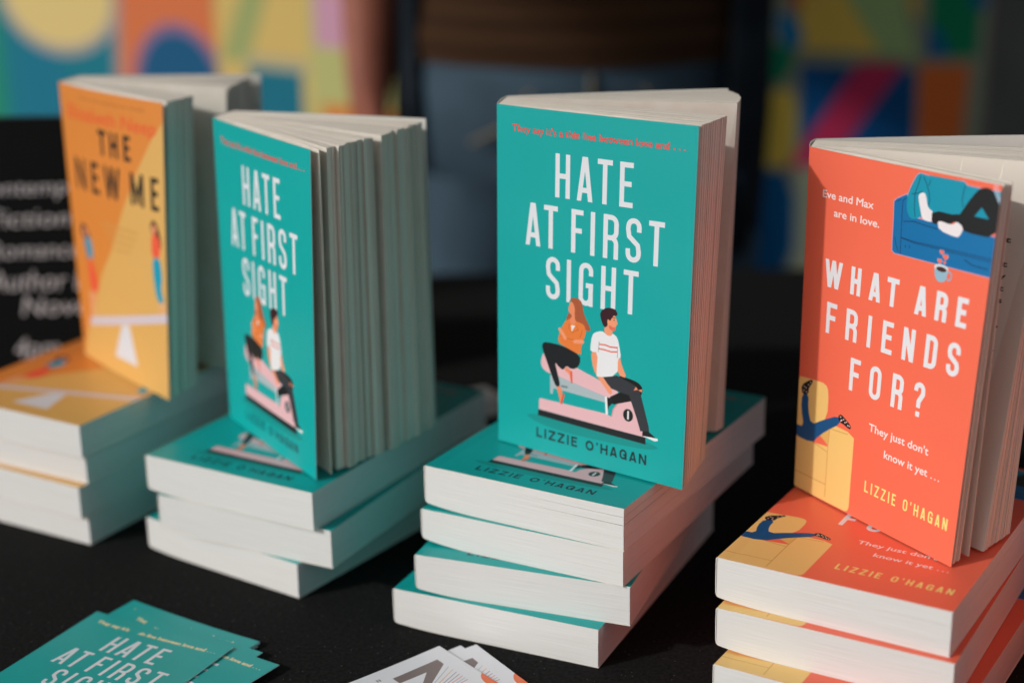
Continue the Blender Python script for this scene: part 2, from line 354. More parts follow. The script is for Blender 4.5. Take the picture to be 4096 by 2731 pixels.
    s.caps("LIZZIE O'HAGAN", 29, 105.1, 8.8, 14.7, 1.15, (16, 44, 50), gap=.32)
    return s

def art_coral(w=128, h=200):
    s = Sheet(w, h, 5.5, CORAL)
    BL, TL_, OUT, NAVY, K = (0, 112, 172), (0, 150, 178), (196, 168, 206), (8, 36, 72), (20, 24, 28)
    tealp = [(78.3, 198.1), (86, 197.3), (96.4, 197.2), (105.6, 198.2), (107.7, 196.5), (118, 196.3), (130, 196.6), (130, 184), (106.7, 178), (88.2, 176.8), (81.3, 176.1), (77.7, 173.9), (74.5, 174), (72.2, 176.7), (71.3, 180.5), (71.5, 185.6), (73.5, 191), (76.2, 196.6)]
    sofa = [(63, 180.8), (64.7, 182.5), (71, 185.9), (73, 179.7), (73.7, 174.7), (130, 174), (130, 153.9), (70.3, 153.9), (66.5, 153.8), (64.6, 154.7), (64.2, 158.3), (63.6, 172.3)]
    for p in (sofa, tealp): s.stroke(p + p[:1], .8, OUT)
    s.poly(tealp, TL_); s.poly(sofa, BL); s.blob(tealp[9:] + tealp[:3] + [(88, 190)], TL_, 1)
    s.poly([(84, 198), (105.6, 198.2), (107.7, 196.5), (118, 196.3), (130, 196.6), (130, 176), (106.7, 178), (84, 176.6)], TL_)
    for p, wd in (([(70.5, 183.8), (68.7, 182.3), (68.7, 178.9), (69.6, 162.6), (70.1, 154.2)], .35), ([(70.5, 171.5), (77.1, 172.7), (85, 172), (93, 171.6)], .35), ([(69.8, 162.8), (78.5, 162.3), (94.1, 162.6), (128, 162.9)], .3), ([(69.8, 162.6), (78.5, 161.6), (94.1, 161.6), (128, 161.7)], .3),
                  ([(78.5, 196.7), (78.1, 193.9), (76, 186.9), (76.6, 179.2), (77.5, 175.4)], .35), ([(80.5, 196.5), (82.8, 193.6), (84.8, 189.5), (85.8, 185.3), (85.2, 181.9)], .35), ([(106.6, 196.6), (106, 193.6), (105.7, 188.7), (106.6, 185.6)], .35), ([(65.4, 162.4), (66.8, 158.2), (68.5, 155)], .3),
                  ([(111.4, 159.5), (116.5, 157.7), (125.9, 157.5)], .4), ([(74.1, 186.6), (78.2, 187.8), (80.7, 189)], .3), ([(85.1, 195.6), (84.4, 192.7)], .3), ([(73.1, 159.4), (73.2, 158.2)], .35), ([(75.8, 159.6), (75.9, 158.4)], .35), ([(64.5, 181.2), (67.5, 182.6)], .3)): s.stroke(p, wd, NAVY)
    s.blob([(80.2, 188.4), (82.1, 188.7), (83.4, 187.1), (84.8, 182.3), (86.2, 180.9), (88.7, 180), (89, 174.5), (83.9, 174.4), (81.9, 175.5), (80.7, 178.9), (78.5, 185.2), (78.6, 187.1)], (240, 234, 238), 1)
    s.blob([(88, 180.8), (104.8, 180.6), (107.1, 184.7), (111.6, 191.9), (115.2, 196.2), (119.1, 197.5), (122.9, 197), (126.4, 192.3), (128.5, 189.4), (129, 173.4), (108.8, 173.3), (108.2, 175.3), (103.1, 177.8), (99.7, 175.1), (94.4, 175.5), (91.8, 175.1), (92.4, 174), (88.4, 174)], K, 1)
    s.poly([(117.9, 187.3), (114, 182.1), (123.1, 182.1)], TL_)
    s.blob([(92, 175.5), (94.4, 176.2), (99.7, 175.4), (102.6, 176), (103.8, 177.9), (108.7, 175.4), (106.8, 170.4), (104.3, 169.6), (93.7, 171.2)], (240, 234, 238), 1)
    for p in ([(123.4, 200.6), (125, 195.2), (127.6, 191.4)], [(124.9, 200.8), (126.4, 195.4), (128, 192.5)]): s.stroke(p, .5, (232, 200, 214))
    s.oval(103, 149.2, 1.6, 2.1, (150, 176, 200), ring=.75)
    s.blob([(93.1, 152.3), (93.9, 148.1), (95.2, 145.8), (97.3, 144.9), (99.7, 145.3), (101.5, 146.8), (102.1, 150.5), (102, 153)], (150, 188, 208), 1)
    s.oval(97.7, 152.4, 4.5, 1.9, (214, 222, 228)); s.oval(97.9, 151.7, 3.3, 1.25, (62, 36, 34))
    for x, y, r in ((96.9, 160.4, 1.25), (99.6, 158.3, 1.55), (96.2, 155.6, 1.35), (99.4, 155.4, .8)):
        for rr, cc in ((r * 1.25, OUT), (r, CORAL)):
            s.oval(x - rr * .45, y + rr * .25, rr * .55, rr * .6, cc); s.oval(x + rr * .45, y + rr * .25, rr * .55, rr * .6, cc); s.poly([(x - rr, y + rr * .2), (x + rr, y + rr * .2), (x, y - rr)], cc)
    Y, Y2 = (246, 204, 124), (206, 152, 76)
    s.blob([(-3, 67.2), (13.6, 68.8), (22.4, 69.3), (25.6, 65.6), (25.6, 49.7), (14.2, 31.6), (-3, 28.8)], Y, 1)
    s.poly([(-1, 30.6), (14.9, 31.8), (27.3, 33.2), (28.5, 44.7), (31.5, 47.4), (42.7, 47.1), (48.2, 44.9), (48.1, 4), (47.2, 1.6), (45, .6), (12, 0), (-1, 0)], Y)
    s.poly([(20, 38), (27.6, 34), (28.3, 44.4), (25.6, 47)], (232, 184, 104))
    for p in ([(28.4, 44.6), (27.6, 34.3), (27.6, 2.8)], [(0, 9.8), (27.7, 10.3)], [(14.9, 31.8), (27.5, 30)], [(29, 44.4), (43, 45.6)]): s.stroke(p, .4, Y2)
    s.blob([(3.3, 57.4), (8.9, 59.2), (9.3, 49.6), (12.5, 41.6), (22, 47.4), (35, 54.1), (37, 50), (25.2, 41.9), (18.7, 36.2), (14.2, 31.2), (-2, 30.8), (-2, 38.1), (6.2, 38.2), (3.1, 48.7)], (22, 84, 136), 1)
    for f in ([(2.2, 62.6), (10.3, 68.2), (12.5, 67.7), (8.7, 62.5), (8.9, 59), (3.3, 57.3)], [(34.4, 53.8), (36.7, 55.5), (40.2, 53.8), (44.4, 51.7), (45.3, 49.8), (43.9, 48.8), (39.2, 50.3), (35.7, 50.6)]): s.blob(f, K, 1)
    for x, y in ((4.5, 60), (6.5, 62), (7, 59.8), (8.5, 64.5), (10.2, 66.4), (5, 62.4), (36.5, 53.8), (37.6, 52.2), (39, 53), (40.2, 51.6), (41.4, 52.3), (42.6, 50.6), (43.8, 50.6), (36.8, 51.6)): s.oval(x, y, .5, .45, (250, 214, 206))
    P = (250, 232, 232)
    s.text("Eve and Max", 12.1, 49.2, 174.1, 4.1, P, bold=.02); s.text("are in love.", 21.3, 54.2, 164.9, 4.1, P, bold=.02)
    for row, y0, y1 in (((('W', 16.9, 30.4), ('H', 37, 44.5), ('A', 50.8, 59.1), ('T', 63.3, 71.6), ('A', 83.2, 91.3), ('R', 96.8, 104.4), ('E', 110.5, 117.4)), 124.9, 140.4),
                        ((('F', 20.1, 28.1), ('R', 35.6, 44.3), ('I', 51.8, 54.9), ('E', 62.8, 70.5), ('N', 77.6, 85.8), ('D', 93.1, 101.2), ('S', 107.9, 116.3)), 98.7, 116.5),
                        ((('F', 41.2, 49), ('O', 56.4, 65.1), ('R', 73.1, 81.3), ('?', 88.7, 96.4)), 71.2, 89.9)):
        for ch, x0, x1 in row: s.cap(ch, x0, x1, y0, y1, 2.75, WHITE)
    s.text("They just don't", 59, 103, 52.9, 4.3, P, bold=.02); s.text("know it yet", 72, 104, 41.4, 4.3, P, bold=.02)
    for k in range(3): s.oval(107 + 2.6 * k, 41.8, .45, .45, P)
    s.caps("LIZZIE O'HAGAN", 59.4, 121.8, 17.6, 24.1, .95, (250, 234, 140), gap=.55, wid={'O': 1, 'L': .9})
    return s

def art_amber(w=129, h=196):
    s = Sheet(w, h, 4, AMBER)
    s.poly([(129, 184), (116.2, 171.4), (99.3, 149.4), (80.4, 122), (61, 89.6), (44, 69), (27.2, 41.6), (12.3, 22.7), (0, 0), (129, 0)], PALE)
    s.text("a clever and unsettling new comedy", 28, 110, 188, 2.6, (196, 116, 50), bold=.01)
    s.text("Elizabeth Neep", 11.8, 121, 174, 9, (236, 92, 50), bold=.012, shear=.15)
    K = (34, 30, 26)
    for ch, x0, x1 in (('T', 52.8, 62.8), ('H', 67.4, 77.5), ('E', 84, 92)): s.cap(ch, x0, x1, 153.5, 170.5, 3.1, K)
    for ch, x0, x1 in (('N', 16.2, 31), ('E', 39.8, 50), ('W', 57, 77.5), ('M', 90, 105.4), ('E', 113.6, 122.4)): s.cap(ch, x0, x1, 125.3, 147, 3.3, K)
    for k, (a, b) in enumerate(((50, 96), (53, 94), (58, 90), (66, 86))): s.stroke([(a, 106 - 5 * k), (b, 106.5 - 5 * k)], 1.4, (214, 156, 84), butt=True)
    s.blob([(15.5, 98), (20, 101), (25, 99), (28, 94), (30, 89.5), (24.5, 90), (16.5, 91)], (36, 32, 52))
    s.oval(22.5, 95, 2.6, 3.2, (240, 150, 110))
    s.blob([(18.5, 91), (29.8, 93), (32.5, 82), (30.6, 77), (22.4, 75.6)], (60, 160, 190), 1); s.stroke([(22, 91), (24, 77)], 2, (20, 96, 130))
    s.blob([(22.6, 76), (29.6, 77), (38, 58), (31, 52.4), (23.2, 55)], (244, 92, 62), 1)
    s.poly([(21, 52), (25, 53), (23.6, 34), (21, 34)], (240, 170, 130)); s.poly([(27, 53), (31, 53), (25.4, 36), (23.6, 36)], (240, 170, 130))
    s.blob([(111.5, 112), (113, 118.5), (118, 119), (122.8, 111), (124.6, 100), (120, 104)], (70, 52, 34))
    s.oval(116, 113, 2.6, 3.2, (240, 150, 110))
    s.blob([(112.4, 109), (118.3, 110.5), (123.4, 105), (121.4, 93.8), (112.6, 93)], (244, 96, 66), 1)
    s.blob([(113, 93.6), (121.8, 94.8), (124.2, 81.8), (122, 74), (126, 64.6), (117.4, 64.4), (113.5, 79.5)], (10, 160, 190), 1)
    s.poly([(119.5, 64.8), (122, 65), (121.5, 56), (119.6, 55.6)], (240, 180, 140)); s.poly([(124, 65), (127, 65), (127.6, 58), (125.6, 57.6)], (240, 180, 140))
    s.poly([(18.5, 32.5), (129, 58.6), (129, 52.6), (18.2, 26.4)], (216, 204, 214))
    s.poly([(68.8, 38), (78.7, 40), (88, 13), (56, 13)], (222, 224, 232))
    return s

P_TEAL, P_CORAL, P_AMBER = print_mat('teal_printed_cover', art_teal()), print_mat('coral_printed_cover', art_coral()), print_mat('amber_printed_cover', art_amber())
P_FLY = print_mat('teal_printed_card', art_teal(flyer=True), rough=.38)
SER = {'teal': (129.5, 200, P_TEAL, M['teal']), 'coral': (127.8, 200, P_CORAL, M['coral']), 'amber': (128.8, 196, P_AMBER, M['amber'])}

# ------------------------------------------------------------------ a paperback lying flat
def lying_book(series, label, group, px, py, ztop, T, ang, lift=2.2, splits=(), name='paperback_book'):
    W, H, pm, cm = SER[series]
    root = thing(name, label, 'book', (px, py, (ztop - T) * MM), ang, group)
    th = .4
    xs = list(np.linspace(0, 40, 11)) + list(np.linspace(48, W, 9))
    zb = lambda x: lift * max(0, 1 - x / 38) ** 2.2
    ph = random.uniform(0, 6)
    zt = lambda x: T - .25 * math.exp(-((x - 7) / 2.0) ** 2) + .12 * math.sin(x / 40 + ph) * (x / W)
    # wrap-round cover profile, outer line from the fore-edge below round the spine to the fore-edge above
    out = [(x, zb(x)) for x in reversed(xs) if x > 2.5]
    z0, z1 = zb(2.0), T
    sp_ = [(1.4, z0 + .25), (.6, z0 + 1.2), (.15, z0 + 3), (0, (z0 + z1) / 2), (.0, z1 - 2), (.12, z1 - .8), (.5, z1 - .25), (1.2, z1 - .03)]
    out += sp_ + [(x, zt(x)) for x in xs if x > 1.6]
    P = np.array(out); d = np.gradient(P, axis=0); nrm = np.stack([-d[:, 1], d[:, 0]], 1); nrm /= np.linalg.norm(nrm, axis=1)[:, None]
    Q = P - nrm * th * np.where(True, 1, 1)
    # make sure the inner line is on the inside
    if (Q[-1, 1] > P[-1, 1]): Q = P + nrm * th
    n = len(P); V = []; Fc = []; fm = []; UV = []
    ys = [0, H]
    for q, y in ((P, 0), (P, H), (Q, 0), (Q, H)): V += [(a * MM, y * MM, b * MM) for a, b in q]
    ntop = n - len([x for x in xs if x > 1.6])
    for i in range(n - 1):
        top = i >= ntop - 2
        u0, u1 = P[i, 0] / W, P[i + 1, 0] / W
        Fc.append((i, i + 1, n + i + 1, n + i)); fm.append(0 if top else 1); UV.append([(u0, 0), (u1, 0), (u1, 1), (u0, 1)])
        Fc.append((2 * n + i, 3 * n + i, 3 * n + i + 1, 2 * n + i + 1)); fm.append(2); UV.append([(0, 0)] * 4)
        for a, b in ((0, 2 * n), (n, 3 * n)):
            Fc.append((a + i, b + i, b + i + 1, a + i + 1)); fm.append(2); UV.append([(0, 0)] * 4)
    for i in (0, n - 1): Fc.append((i, n + i, 3 * n + i, 2 * n + i)); fm.append(2); UV.append([(0, 0)] * 4)
    mesh_obj('cover', V, Fc, [pm, cm, M['inner']], root, fm, UV)
    # page block made of signatures that part a hair towards the fore-edge
    cuts = sorted([(random.uniform(.2, .8), random.uniform(.02, .09), random.uniform(.3, .7)) for _ in range(3)] + list(splits))
    xs2 = [.75, 1.2, 2, 3.5, 6, 10, 15, 22, 30] + list(np.linspace(38, W - .35, 16))
    lo = lambda x: zb(x) + th + .05 + (.9 * max(0, 1 - x / 3) ** 2)
    hi = lambda x: zt(x) - th - .05 - (.5 * max(0, 1 - x / 2.2) ** 2)
    bnds = [[(x, lo(x)) for x in xs2]]
    for f, g, us in cuts:
        gap = lambda x: g * max(0, min(1, (x / W - us) / (1 - us))) ** .6
        bnds.append([(x, lo(x) + (hi(x) - lo(x)) * f - gap(x) / 2) for x in xs2]); bnds.append([(x, lo(x) + (hi(x) - lo(x)) * f + gap(x) / 2 + .004) for x in xs2])
    bnds.append([(x, hi(x)) for x in xs2])
    V, Fc, UV = [], [], []; k = len(xs2)
    for b in range(0, len(bnds), 2):
        A, B = bnds[b], bnds[b + 1]; o = len(V); ya, yb = .12 + random.uniform(0, .12), H - .12
        fj = random.uniform(0, .12)
        for q, y in ((A, ya), (B, ya), (A, yb), (B, yb)): V += [((x - (fj if i == k - 1 else 0)) * MM, y * MM, z * MM) for i, (x, z) in enumerate(q)]
        uA, uB = A[0][1] / T, B[0][1] / T
        for i in range(k - 1):
            zA0, zA1, zB0, zB1 = A[i][1] / T, A[i + 1][1] / T, B[i][1] / T, B[i + 1][1] / T; x0, x1 = xs2[i] / W, xs2[i + 1] / W
            Fc += [(o + i, o + i + 1, o + k + i + 1, o + k + i), (o + 2 * k + i, o + 3 * k + i, o + 3 * k + i + 1, o + 2 * k + i + 1), (o + k + i, o + k + i + 1, o + 3 * k + i + 1, o + 3 * k + i), (o + i, o + 2 * k + i, o + 2 * k + i + 1, o + i + 1)]
            UV += [[(zA0, x0), (zA1, x1), (zB1, x1), (zB0, x0)], [(zA0, x0), (zB0, x0), (zB1, x1), (zA1, x1)], [(0, 0)] * 4, [(0, 0)] * 4]
        i = k - 1
        Fc += [(o + i, o + 2 * k + i, o + 3 * k + i, o + k + i), (o, o + k, o + 3 * k, o + 2 * k)]
        UV += [[(A[i][1] / T, 0), (A[i][1] / T, 1.5), (B[i][1] / T, 1.5), (B[i][1] / T, 0)], [(0, 0)] * 4]
    mesh_obj('page_block', V, Fc, M['edge'], root, None, UV)
    return root

# ------------------------------------------------------------------ a paperback standing open
def standing_book(series, label, group, sf, sb, cov, back, zb0, zt0, fans, bulge=2.0, text_leaf=False, jag=.4, belly=0):
    """sf, sb: spine line front and back ((x,y) below, (x,y) above); cov, back: fore-edge of each cover;
    fans: (s0, s1, front end (below, above), rear end (below, above), leaves, openness)"""
    W, H, pm, cm = SER[series]
    org = np.array(sf[0]); root = thing('open_paperback', label, 'book', (org[0] * MM, org[1] * MM, zb0 * MM), 0, group)
    Hh = zt0 - zb0
    l2 = lambda p, q, t: np.array(p) * (1 - t) + np.array(q) * t
    def loc(p, v): return ((p[0] - org[0]) * MM, (p[1] - org[1]) * MM, v * Hh * MM)
    def sheet(name, A, B, mats, bl, th=.4, flipuv=False, nu=14, nv=8, wav=0):
        # A, B: ((below),(above)) edge lines, ruled sheet with a soft bow
        V, Fc, fm, UV = [], [], [], []
        for side in (0, 1):
            for j in range(nv + 1):
                v = j / nv; a, b = l2(A[0], A[1], v), l2(B[0], B[1], v); d = b - a; nn = np.array([d[1], -d[0]]) / np.linalg.norm(d)
                for i in range(nu + 1):
                    u = i / nu; bw = bl * math.sin(math.pi * u ** .8) * (.7 + .5 * v) + wav * math.sin(5 * u + 3 * v)
                    p = a + d * u + nn * (bw + (0 if side == 0 else -th)); V.append(loc(p, v))
        m_ = (nu + 1) * (nv + 1)
        for j in range(nv):
            for i in range(nu):
                q = j * (nu + 1) + i; c = [(i / nu, j / nv), ((i + 1) / nu, j / nv), ((i + 1) / nu, (j + 1) / nv), (i / nu, (j + 1) / nv)]
                if flipuv: c = [(1 - x, y) for x, y in c]
                Fc.append((q, q + 1, q + nu + 2, q + nu + 1)); fm.append(0); UV.append(c)
                Fc.append((m_ + q, m_ + q + nu + 1, m_ + q + nu + 2, m_ + q + 1)); fm.append(1); UV.append([c[0], c[3], c[2], c[1]])
        rim = [i for i in range(nu + 1)] + [j * (nu + 1) + nu for j in range(1, nv + 1)] + [nv * (nu + 1) + i for i in range(nu - 1, -1, -1)] + [j * (nu + 1) for j in range(nv - 1, 0, -1)]
        for i in range(len(rim)):
            a, b = rim[i], rim[(i + 1) % len(rim)]; Fc.append((a, m_ + a, m_ + b, b)); fm.append(1); UV.append([(0, 0)] * 4)
        return mesh_obj(name, V, Fc, mats, root, fm, UV, smooth=False)
    sheet('front_cover', sf, cov, [pm, M['inner']], bulge)
    # spine: a slightly rounded strip from the rear hinge to the front hinge
    sheet('spine', sb, sf, [cm, M['inner']], 1.2, nu=6)
    sheet('back_cover', back, sb, [cm, M['inner']], 1.0)
    first = True
    for (s0, s1, e0, e1, nl, opn) in fans:
        V, Fc, UV, fm = [], [], [], []; nt_ = 9
        ks = np.cumsum(np.concatenate([[0], rng.gamma(2.2, 1, nl) + .25])); ks /= ks[-1]
        clump = int(rng.integers(3, 6)); cl = 0
        for k in range(nl):
            ka, kb = ks[k], ks[k + 1]; wdt = kb - ka
            g = min(.9, opn * (.12 + 2.2 * rng.random() ** 3)); tw = rng.normal(0, .25) * wdt; ga, gb = ka + wdt * g * .5 * rng.uniform(.4, 1), kb - wdt * g * .5
            if k % clump == 0: cl = rng.uniform(-jag, jag * .5)
            dl = cl + rng.uniform(-.3, .2); dz = rng.uniform(0, .25); top = 1 - (dz + .2) / Hh; bot = .5 / Hh
            o = len(V)
            for v in (bot, top):
                for s_, e_ in ((s0 + (s1 - s0) * ka, ga + tw * (1 - v) * (0 < k < nl - 1)), (s0 + (s1 - s0) * kb, gb + tw * (1 - v) * (0 < k < nl - 1))):
                    st = l2(l2(sf[0], sf[1], v), l2(sb[0], sb[1], v), .03 + .94 * s_); en = l2(l2(e0[0], e0[1], v), l2(e1[0], e1[1], v), e_)
                    d = en - st; Ln = np.linalg.norm(d); en = en + d / Ln * (dl + belly * math.sin(math.pi * e_) * (s0 > .6))
                    # leaves leave the glue square to the spine and then swing out
                    spv = l2(sb[0], sb[1], v) - l2(sf[0], sf[1], v); sq = np.array([spv[1], -spv[0]]); sq = sq / np.linalg.norm(sq)
                    st = st + sq * .5
                    c1 = st + sq * Ln * .10 + d * .12
                    for t in np.linspace(0, 1, nt_):
                        p = (1 - t) ** 2 * st + 2 * t * (1 - t) * c1 + t * t * en if t > 0 else st
                        V.append(loc(p, v))
            q = nt_
            for i in range(nt_ - 1):
                a, b, c, d_ = o + i, o + q + i, o + 2 * q + i, o + 3 * q + i
                t0, t1 = i / (nt_ - 1), (i + 1) / (nt_ - 1)
                Fc.append((a, a + 1, c + 1, c)); UV.append([(t0, 0), (t1, 0), (t1, 1), (t0, 1)]); fm.append(2 if (text_leaf and k == 0 and len(fans) > 1 and (s0, s1) == fans[-1][:2]) else 1)
                Fc.append((b, d_, d_ + 1, b + 1)); UV.append([(t0, 0)] * 4); fm.append(1)
                Fc.append((c, c + 1, d_ + 1, d_)); UV.append([(ka * 20, t0), (ka * 20, t1), (kb * 20, t1), (kb * 20, t0)]); fm.append(0)
                Fc.append((a, b, b + 1, a + 1)); UV.append([(ka * 20, t0), (kb * 20, t0), (kb * 20, t1), (ka * 20, t1)]); fm.append(0)
            i = nt_ - 1; a, b, c, d_ = o + i, o + q + i, o + 2 * q + i, o + 3 * q + i
            Fc.append((a, b, d_, c)); UV.append([(ka * 20, 0), (kb * 20, 0), (kb * 20, 1), (ka * 20, 1)]); fm.append(0)
            a, b, c, d_ = o, o + q, o + 2 * q, o + 3 * q
            Fc.append((a, c, d_, b)); UV.append([(0, 0)] * 4); fm.append(0)
        mats = [M['leaf'], M['page']] + ([M['text']] if text_leaf else [])
        mesh_obj('page_block', V, Fc, mats, root, fm, UV)
    return root

M['page'] = noise_tint(new_mat('page_face', lin((230, 222, 210)), .8, .2), lin((226, 217, 204)), lin((233, 226, 215)), 60)
def text_page():
    s = Sheet(128, 200, 5, (230, 222, 210)); c = (60, 54, 48)
    ends = ['t', '', 't', 'y', 'pt', 'ys', '', 'd,', '', 'e.', 'ks', 'ng', 'ay', 'r.', 'o', 'e', 'er', '', 'g', ',', 't']
    for k, e in enumerate(ends):
        if e: s.text(e, 118.5 - 1.9 * len(e), 118.5, 158 - 6.3 * k, 2.8, c, bold=.03)
    return s
M['text'] = print_mat('printed_page', text_page(), rough=.8, spec=.2, wear=False)

# ------------------------------------------------------------------ setting
ground = mesh_obj('ground', [(-30, -30, -.742), (30, -30, -.742), (30, 30, -.742), (-30, 30, -.742)], [(0, 1, 2, 3)],
                  noise_tint(new_mat('paving', rough=.9), (.10, .095, .09, 1), (.16, .15, .14, 1), 6, bump=.3))
tag(ground, 'grey paved ground below the table', None, kind='structure')

# wall
V, Fc = [], []; box(V, Fc, -4, 4, 2.9, 3.05, -.742, 2.2)
tag(mesh_obj('back_wall', V, Fc, noise_tint(new_mat('grey_render', rough=.9), (.14, .14, .135, 1), (.19, .19, .18, 1), 5, bump=.2)), 'plain grey rendered wall behind the painted panels', 'wall')

def panel(name, label, sheet, loc, rz, w, z0, z1, th=.03):
    root = thing(name, label, 'mural', loc, rz)
    pm = print_mat(name + '_paint', sheet, rough=.7, spec=.25, wear=False)
    mesh_obj('board', [(0, 0, z0), (w, 0, z0), (w, 0, z1), (0, 0, z1), (0, th, z0), (w, th, z0), (w, th, z1), (0, th, z1)],
             [(0, 1, 2, 3), (5, 4, 7, 6), (1, 5, 6, 2), (4, 0, 3, 7), (3, 2, 6, 7), (4, 5, 1, 0)], [pm, M['wood']], root, [0, 1, 1, 1, 1, 1],
             [[(0, 0), (1, 0), (1, 1), (0, 1)]] + [[(0, 0)] * 4] * 5)
    for x in (.06, w - .10):
        V, Fc = [], []; box(V, Fc, x, x + .04, th + .002, th + .04, -.742 - loc[2], z1 - .05)
        mesh_obj('batten', V, Fc, M['wood'], root)
    return root
M['wood'] = noise_tint(new_mat('raw_wood', rough=.8), (.09, .06, .04, 1), (.16, .11, .07, 1), 8, map_scale=(8, 8, 1))

# left mural: s = distance along the board (mm from its left end at -1100), 1 sheet unit = 10 mm
def mural_warm():
    s = Sheet(112.5, 180, 6, (0, 128, 150)); Z = lambda z: (z + 742) / 10.; X = lambda q: (q + 1100) / 10.
    R = lambda x0, x1, z0, z1, c: s.poly([(X(x0), Z(z0)), (X(x1), Z(z0)), (X(x1), Z(z1)), (X(x0), Z(z1))], c)
    R(-1100, -785, -742, 1060, (20, 150, 110)); R(-1100, -900, -742, 300, (226, 190, 110))
    s.poly([(X(-775), Z(-742)), (X(-640), Z(-742)), (X(-640), Z(100)), (X(-740), Z(110))], (0, 124, 156))
    s.oval(X(-636), Z(195), 14.2, 9.4, (190, 178, 170)); s.oval(X(-636), Z(197), 12.6, 8.2, (246, 218, 140))
    R(-508, -296, -742, 1060, (238, 126, 72)); s.stroke([(X(-500), Z(1060)), (X(-500), Z(190)), (X(-512), Z(60)), (X(-512), Z(-742))], 1.5, (170, 160, 160))
    s.oval(X(-378), Z(70), 9.7, 9.6, (156, 116, 160)); s.oval(X(-378), Z(68), 8.5, 8.4, (0, 92, 140))
    R(-296, -112, -742, 1060, (236, 202, 116))
    s.poly([(X(-230), Z(240)), (X(-180), Z(240)), (X(-235), Z(120)), (X(-290), Z(120))], (176, 186, 116)); s.poly([(X(-296), Z(300)), (X(-275), Z(300)), (X(-296), Z(180))], (176, 186, 116))
    R(-240, -125, 110, 132, (200, 190, 150)); R(-236, -134, -300, 114, (0, 120, 146))
    R(-118, 25, -742, 1060, (206, 206, 130)); R(-108, 25, 152, 700, (226, 168, 196)); R(-100, 25, -742, 76, (240, 140, 60))
    s.a = s.a * .86 + .02   # mutes all the paint tones slightly
    return s
panel('painted_board', 'bright painted board with a cream disc and a blue dome behind the black sign', mural_warm(), (-.17 - 1.1 * .8, 2.15 + 1.1 * .6, 0), -math.atan2(.6, .8), 1.125, -.742, 1.06)
# right mural, upright at y = 2.4
def mural_cool():
    s = Sheet(85, 140, 6, (150, 156, 134)); Z = lambda z: (z + 240) / 10.; X = lambda q: (q + 130) / 10.
    P = lambda pts, c: s.poly([(X(a), Z(b)) for a, b in pts], c)
    Q = lambda pts, c: s.blob([(X(a + 8), Z(b)) for a, b in pts], c, 1)
    P([(-130, -240), (360, -240), (360, 1160), (-130, 1160)], (120, 60, 44)); P([(-130, 200), (380, 200), (380, 900), (-130, 900)], (40, 90, 80)); P([(100, -240), (350, -240), (350, 120), (100, 120)], (30, 50, 70))
    P([(437, 112), (437, 520), (512, 520), (512, 182), (559, 104)], (244, 208, 96)); P([(506, 184), (506, 520), (589, 520), (590, 180), (615, 98), (559, 104)], (172, 204, 136)); P([(589, 400), (614, 400), (612, 150), (596, 170)], (222, 190, 90))
    P([(634, 600), (706, 600), (704, 98), (628, 99)], (0, 142, 96)); P([(628, 99), (664, 98), (650, 130), (630, 150)], (0, 110, 170)); P([(690, 172), (712, 165), (712, 240), (690, 240)], (0, 100, 170))
    P([(440, 91), (614, 80), (619, -60), (446, -60)], (0, 84, 146)); P([(528, 92), (597, 89), (490, -60), (428, -60)], (206, 52, 98))
    P([(618, 88), (694, 86), (688, -60), (622, -60)], (236, 120, 54))
    Q([(396, 165), (412, 166), (434, 140), (434, 112), (410, 118), (398, 135)], (0, 136, 200)); Q([(378, 128), (408, 118), (428, 110), (410, 66), (384, 62)], (0, 140, 100))
    Q([(384, 46), (404, 56), (430, 50), (428, -58), (400, -62), (368, -52)], (246, 214, 90)); Q([(362, -66), (432, -66), (434, -227), (360, -227)], (0, 102, 164)); Q([(412, 170), (436, 170), (436, 300), (412, 300)], (220, 110, 70))
    return s
panel('painted_screen', 'darker painted screen with crimson and navy stripes, standing behind the person', mural_cool(), (-.13, 2.4, 0), 0, .825, -.24, 1.16)

# unseen canopy, added and sized to shade the seller and right screen
root = thing('shade_canopy', 'unseen grey canvas canopy on four poles, added to shade the seller', 'canopy', (0, 0, -.742))
CX0, CX1, CY0, CY1, CZ = -2.4, 1.7, .085, 2.2, 2.30
V, Fc = [], []; nx, ny = 10, 8
for k in (0, 1):
    for j in range(ny + 1):
        for i in range(nx + 1):
            x = CX0 + (CX1 - CX0) * i / nx; y = CY0 + (CY1 - CY0) * j / ny
            V.append((x, y, CZ + .12 * math.sin(math.pi * j / ny) + .02 * math.sin(i * 2.1) + .006 * k))
mm_ = (nx + 1) * (ny + 1)
for j in range(ny):
    for i in range(nx):
        q = j * (nx + 1) + i; Fc += [(q, q + nx + 1, q + nx + 2, q + 1), (mm_ + q, mm_ + q + 1, mm_ + q + nx + 2, mm_ + q + nx + 1)]
mesh_obj('canvas_roof', V, Fc, noise_tint(new_mat('grey_canvas', rough=.9), (.16, .16, .16, 1), (.20, .20, .20, 1), 40), root)
M['steel'] = new_mat('grey_steel', (.25, .25, .25, 1), .4); M['steel'].node_tree.nodes['Principled BSDF'].inputs['Metallic'].default_value = 1
for x in (CX0 + .03, CX1 - .03):
    for y in (CY0 + .45, CY1 - .05):
        V, Fc = [], []; box(V, Fc, x - .02, x + .02, y - .02, y + .02, 0, CZ + .12 * math.sin(math.pi * (y - CY0) / (CY1 - CY0)) + .012); mesh_obj('pole', V, Fc, M['steel'], root)

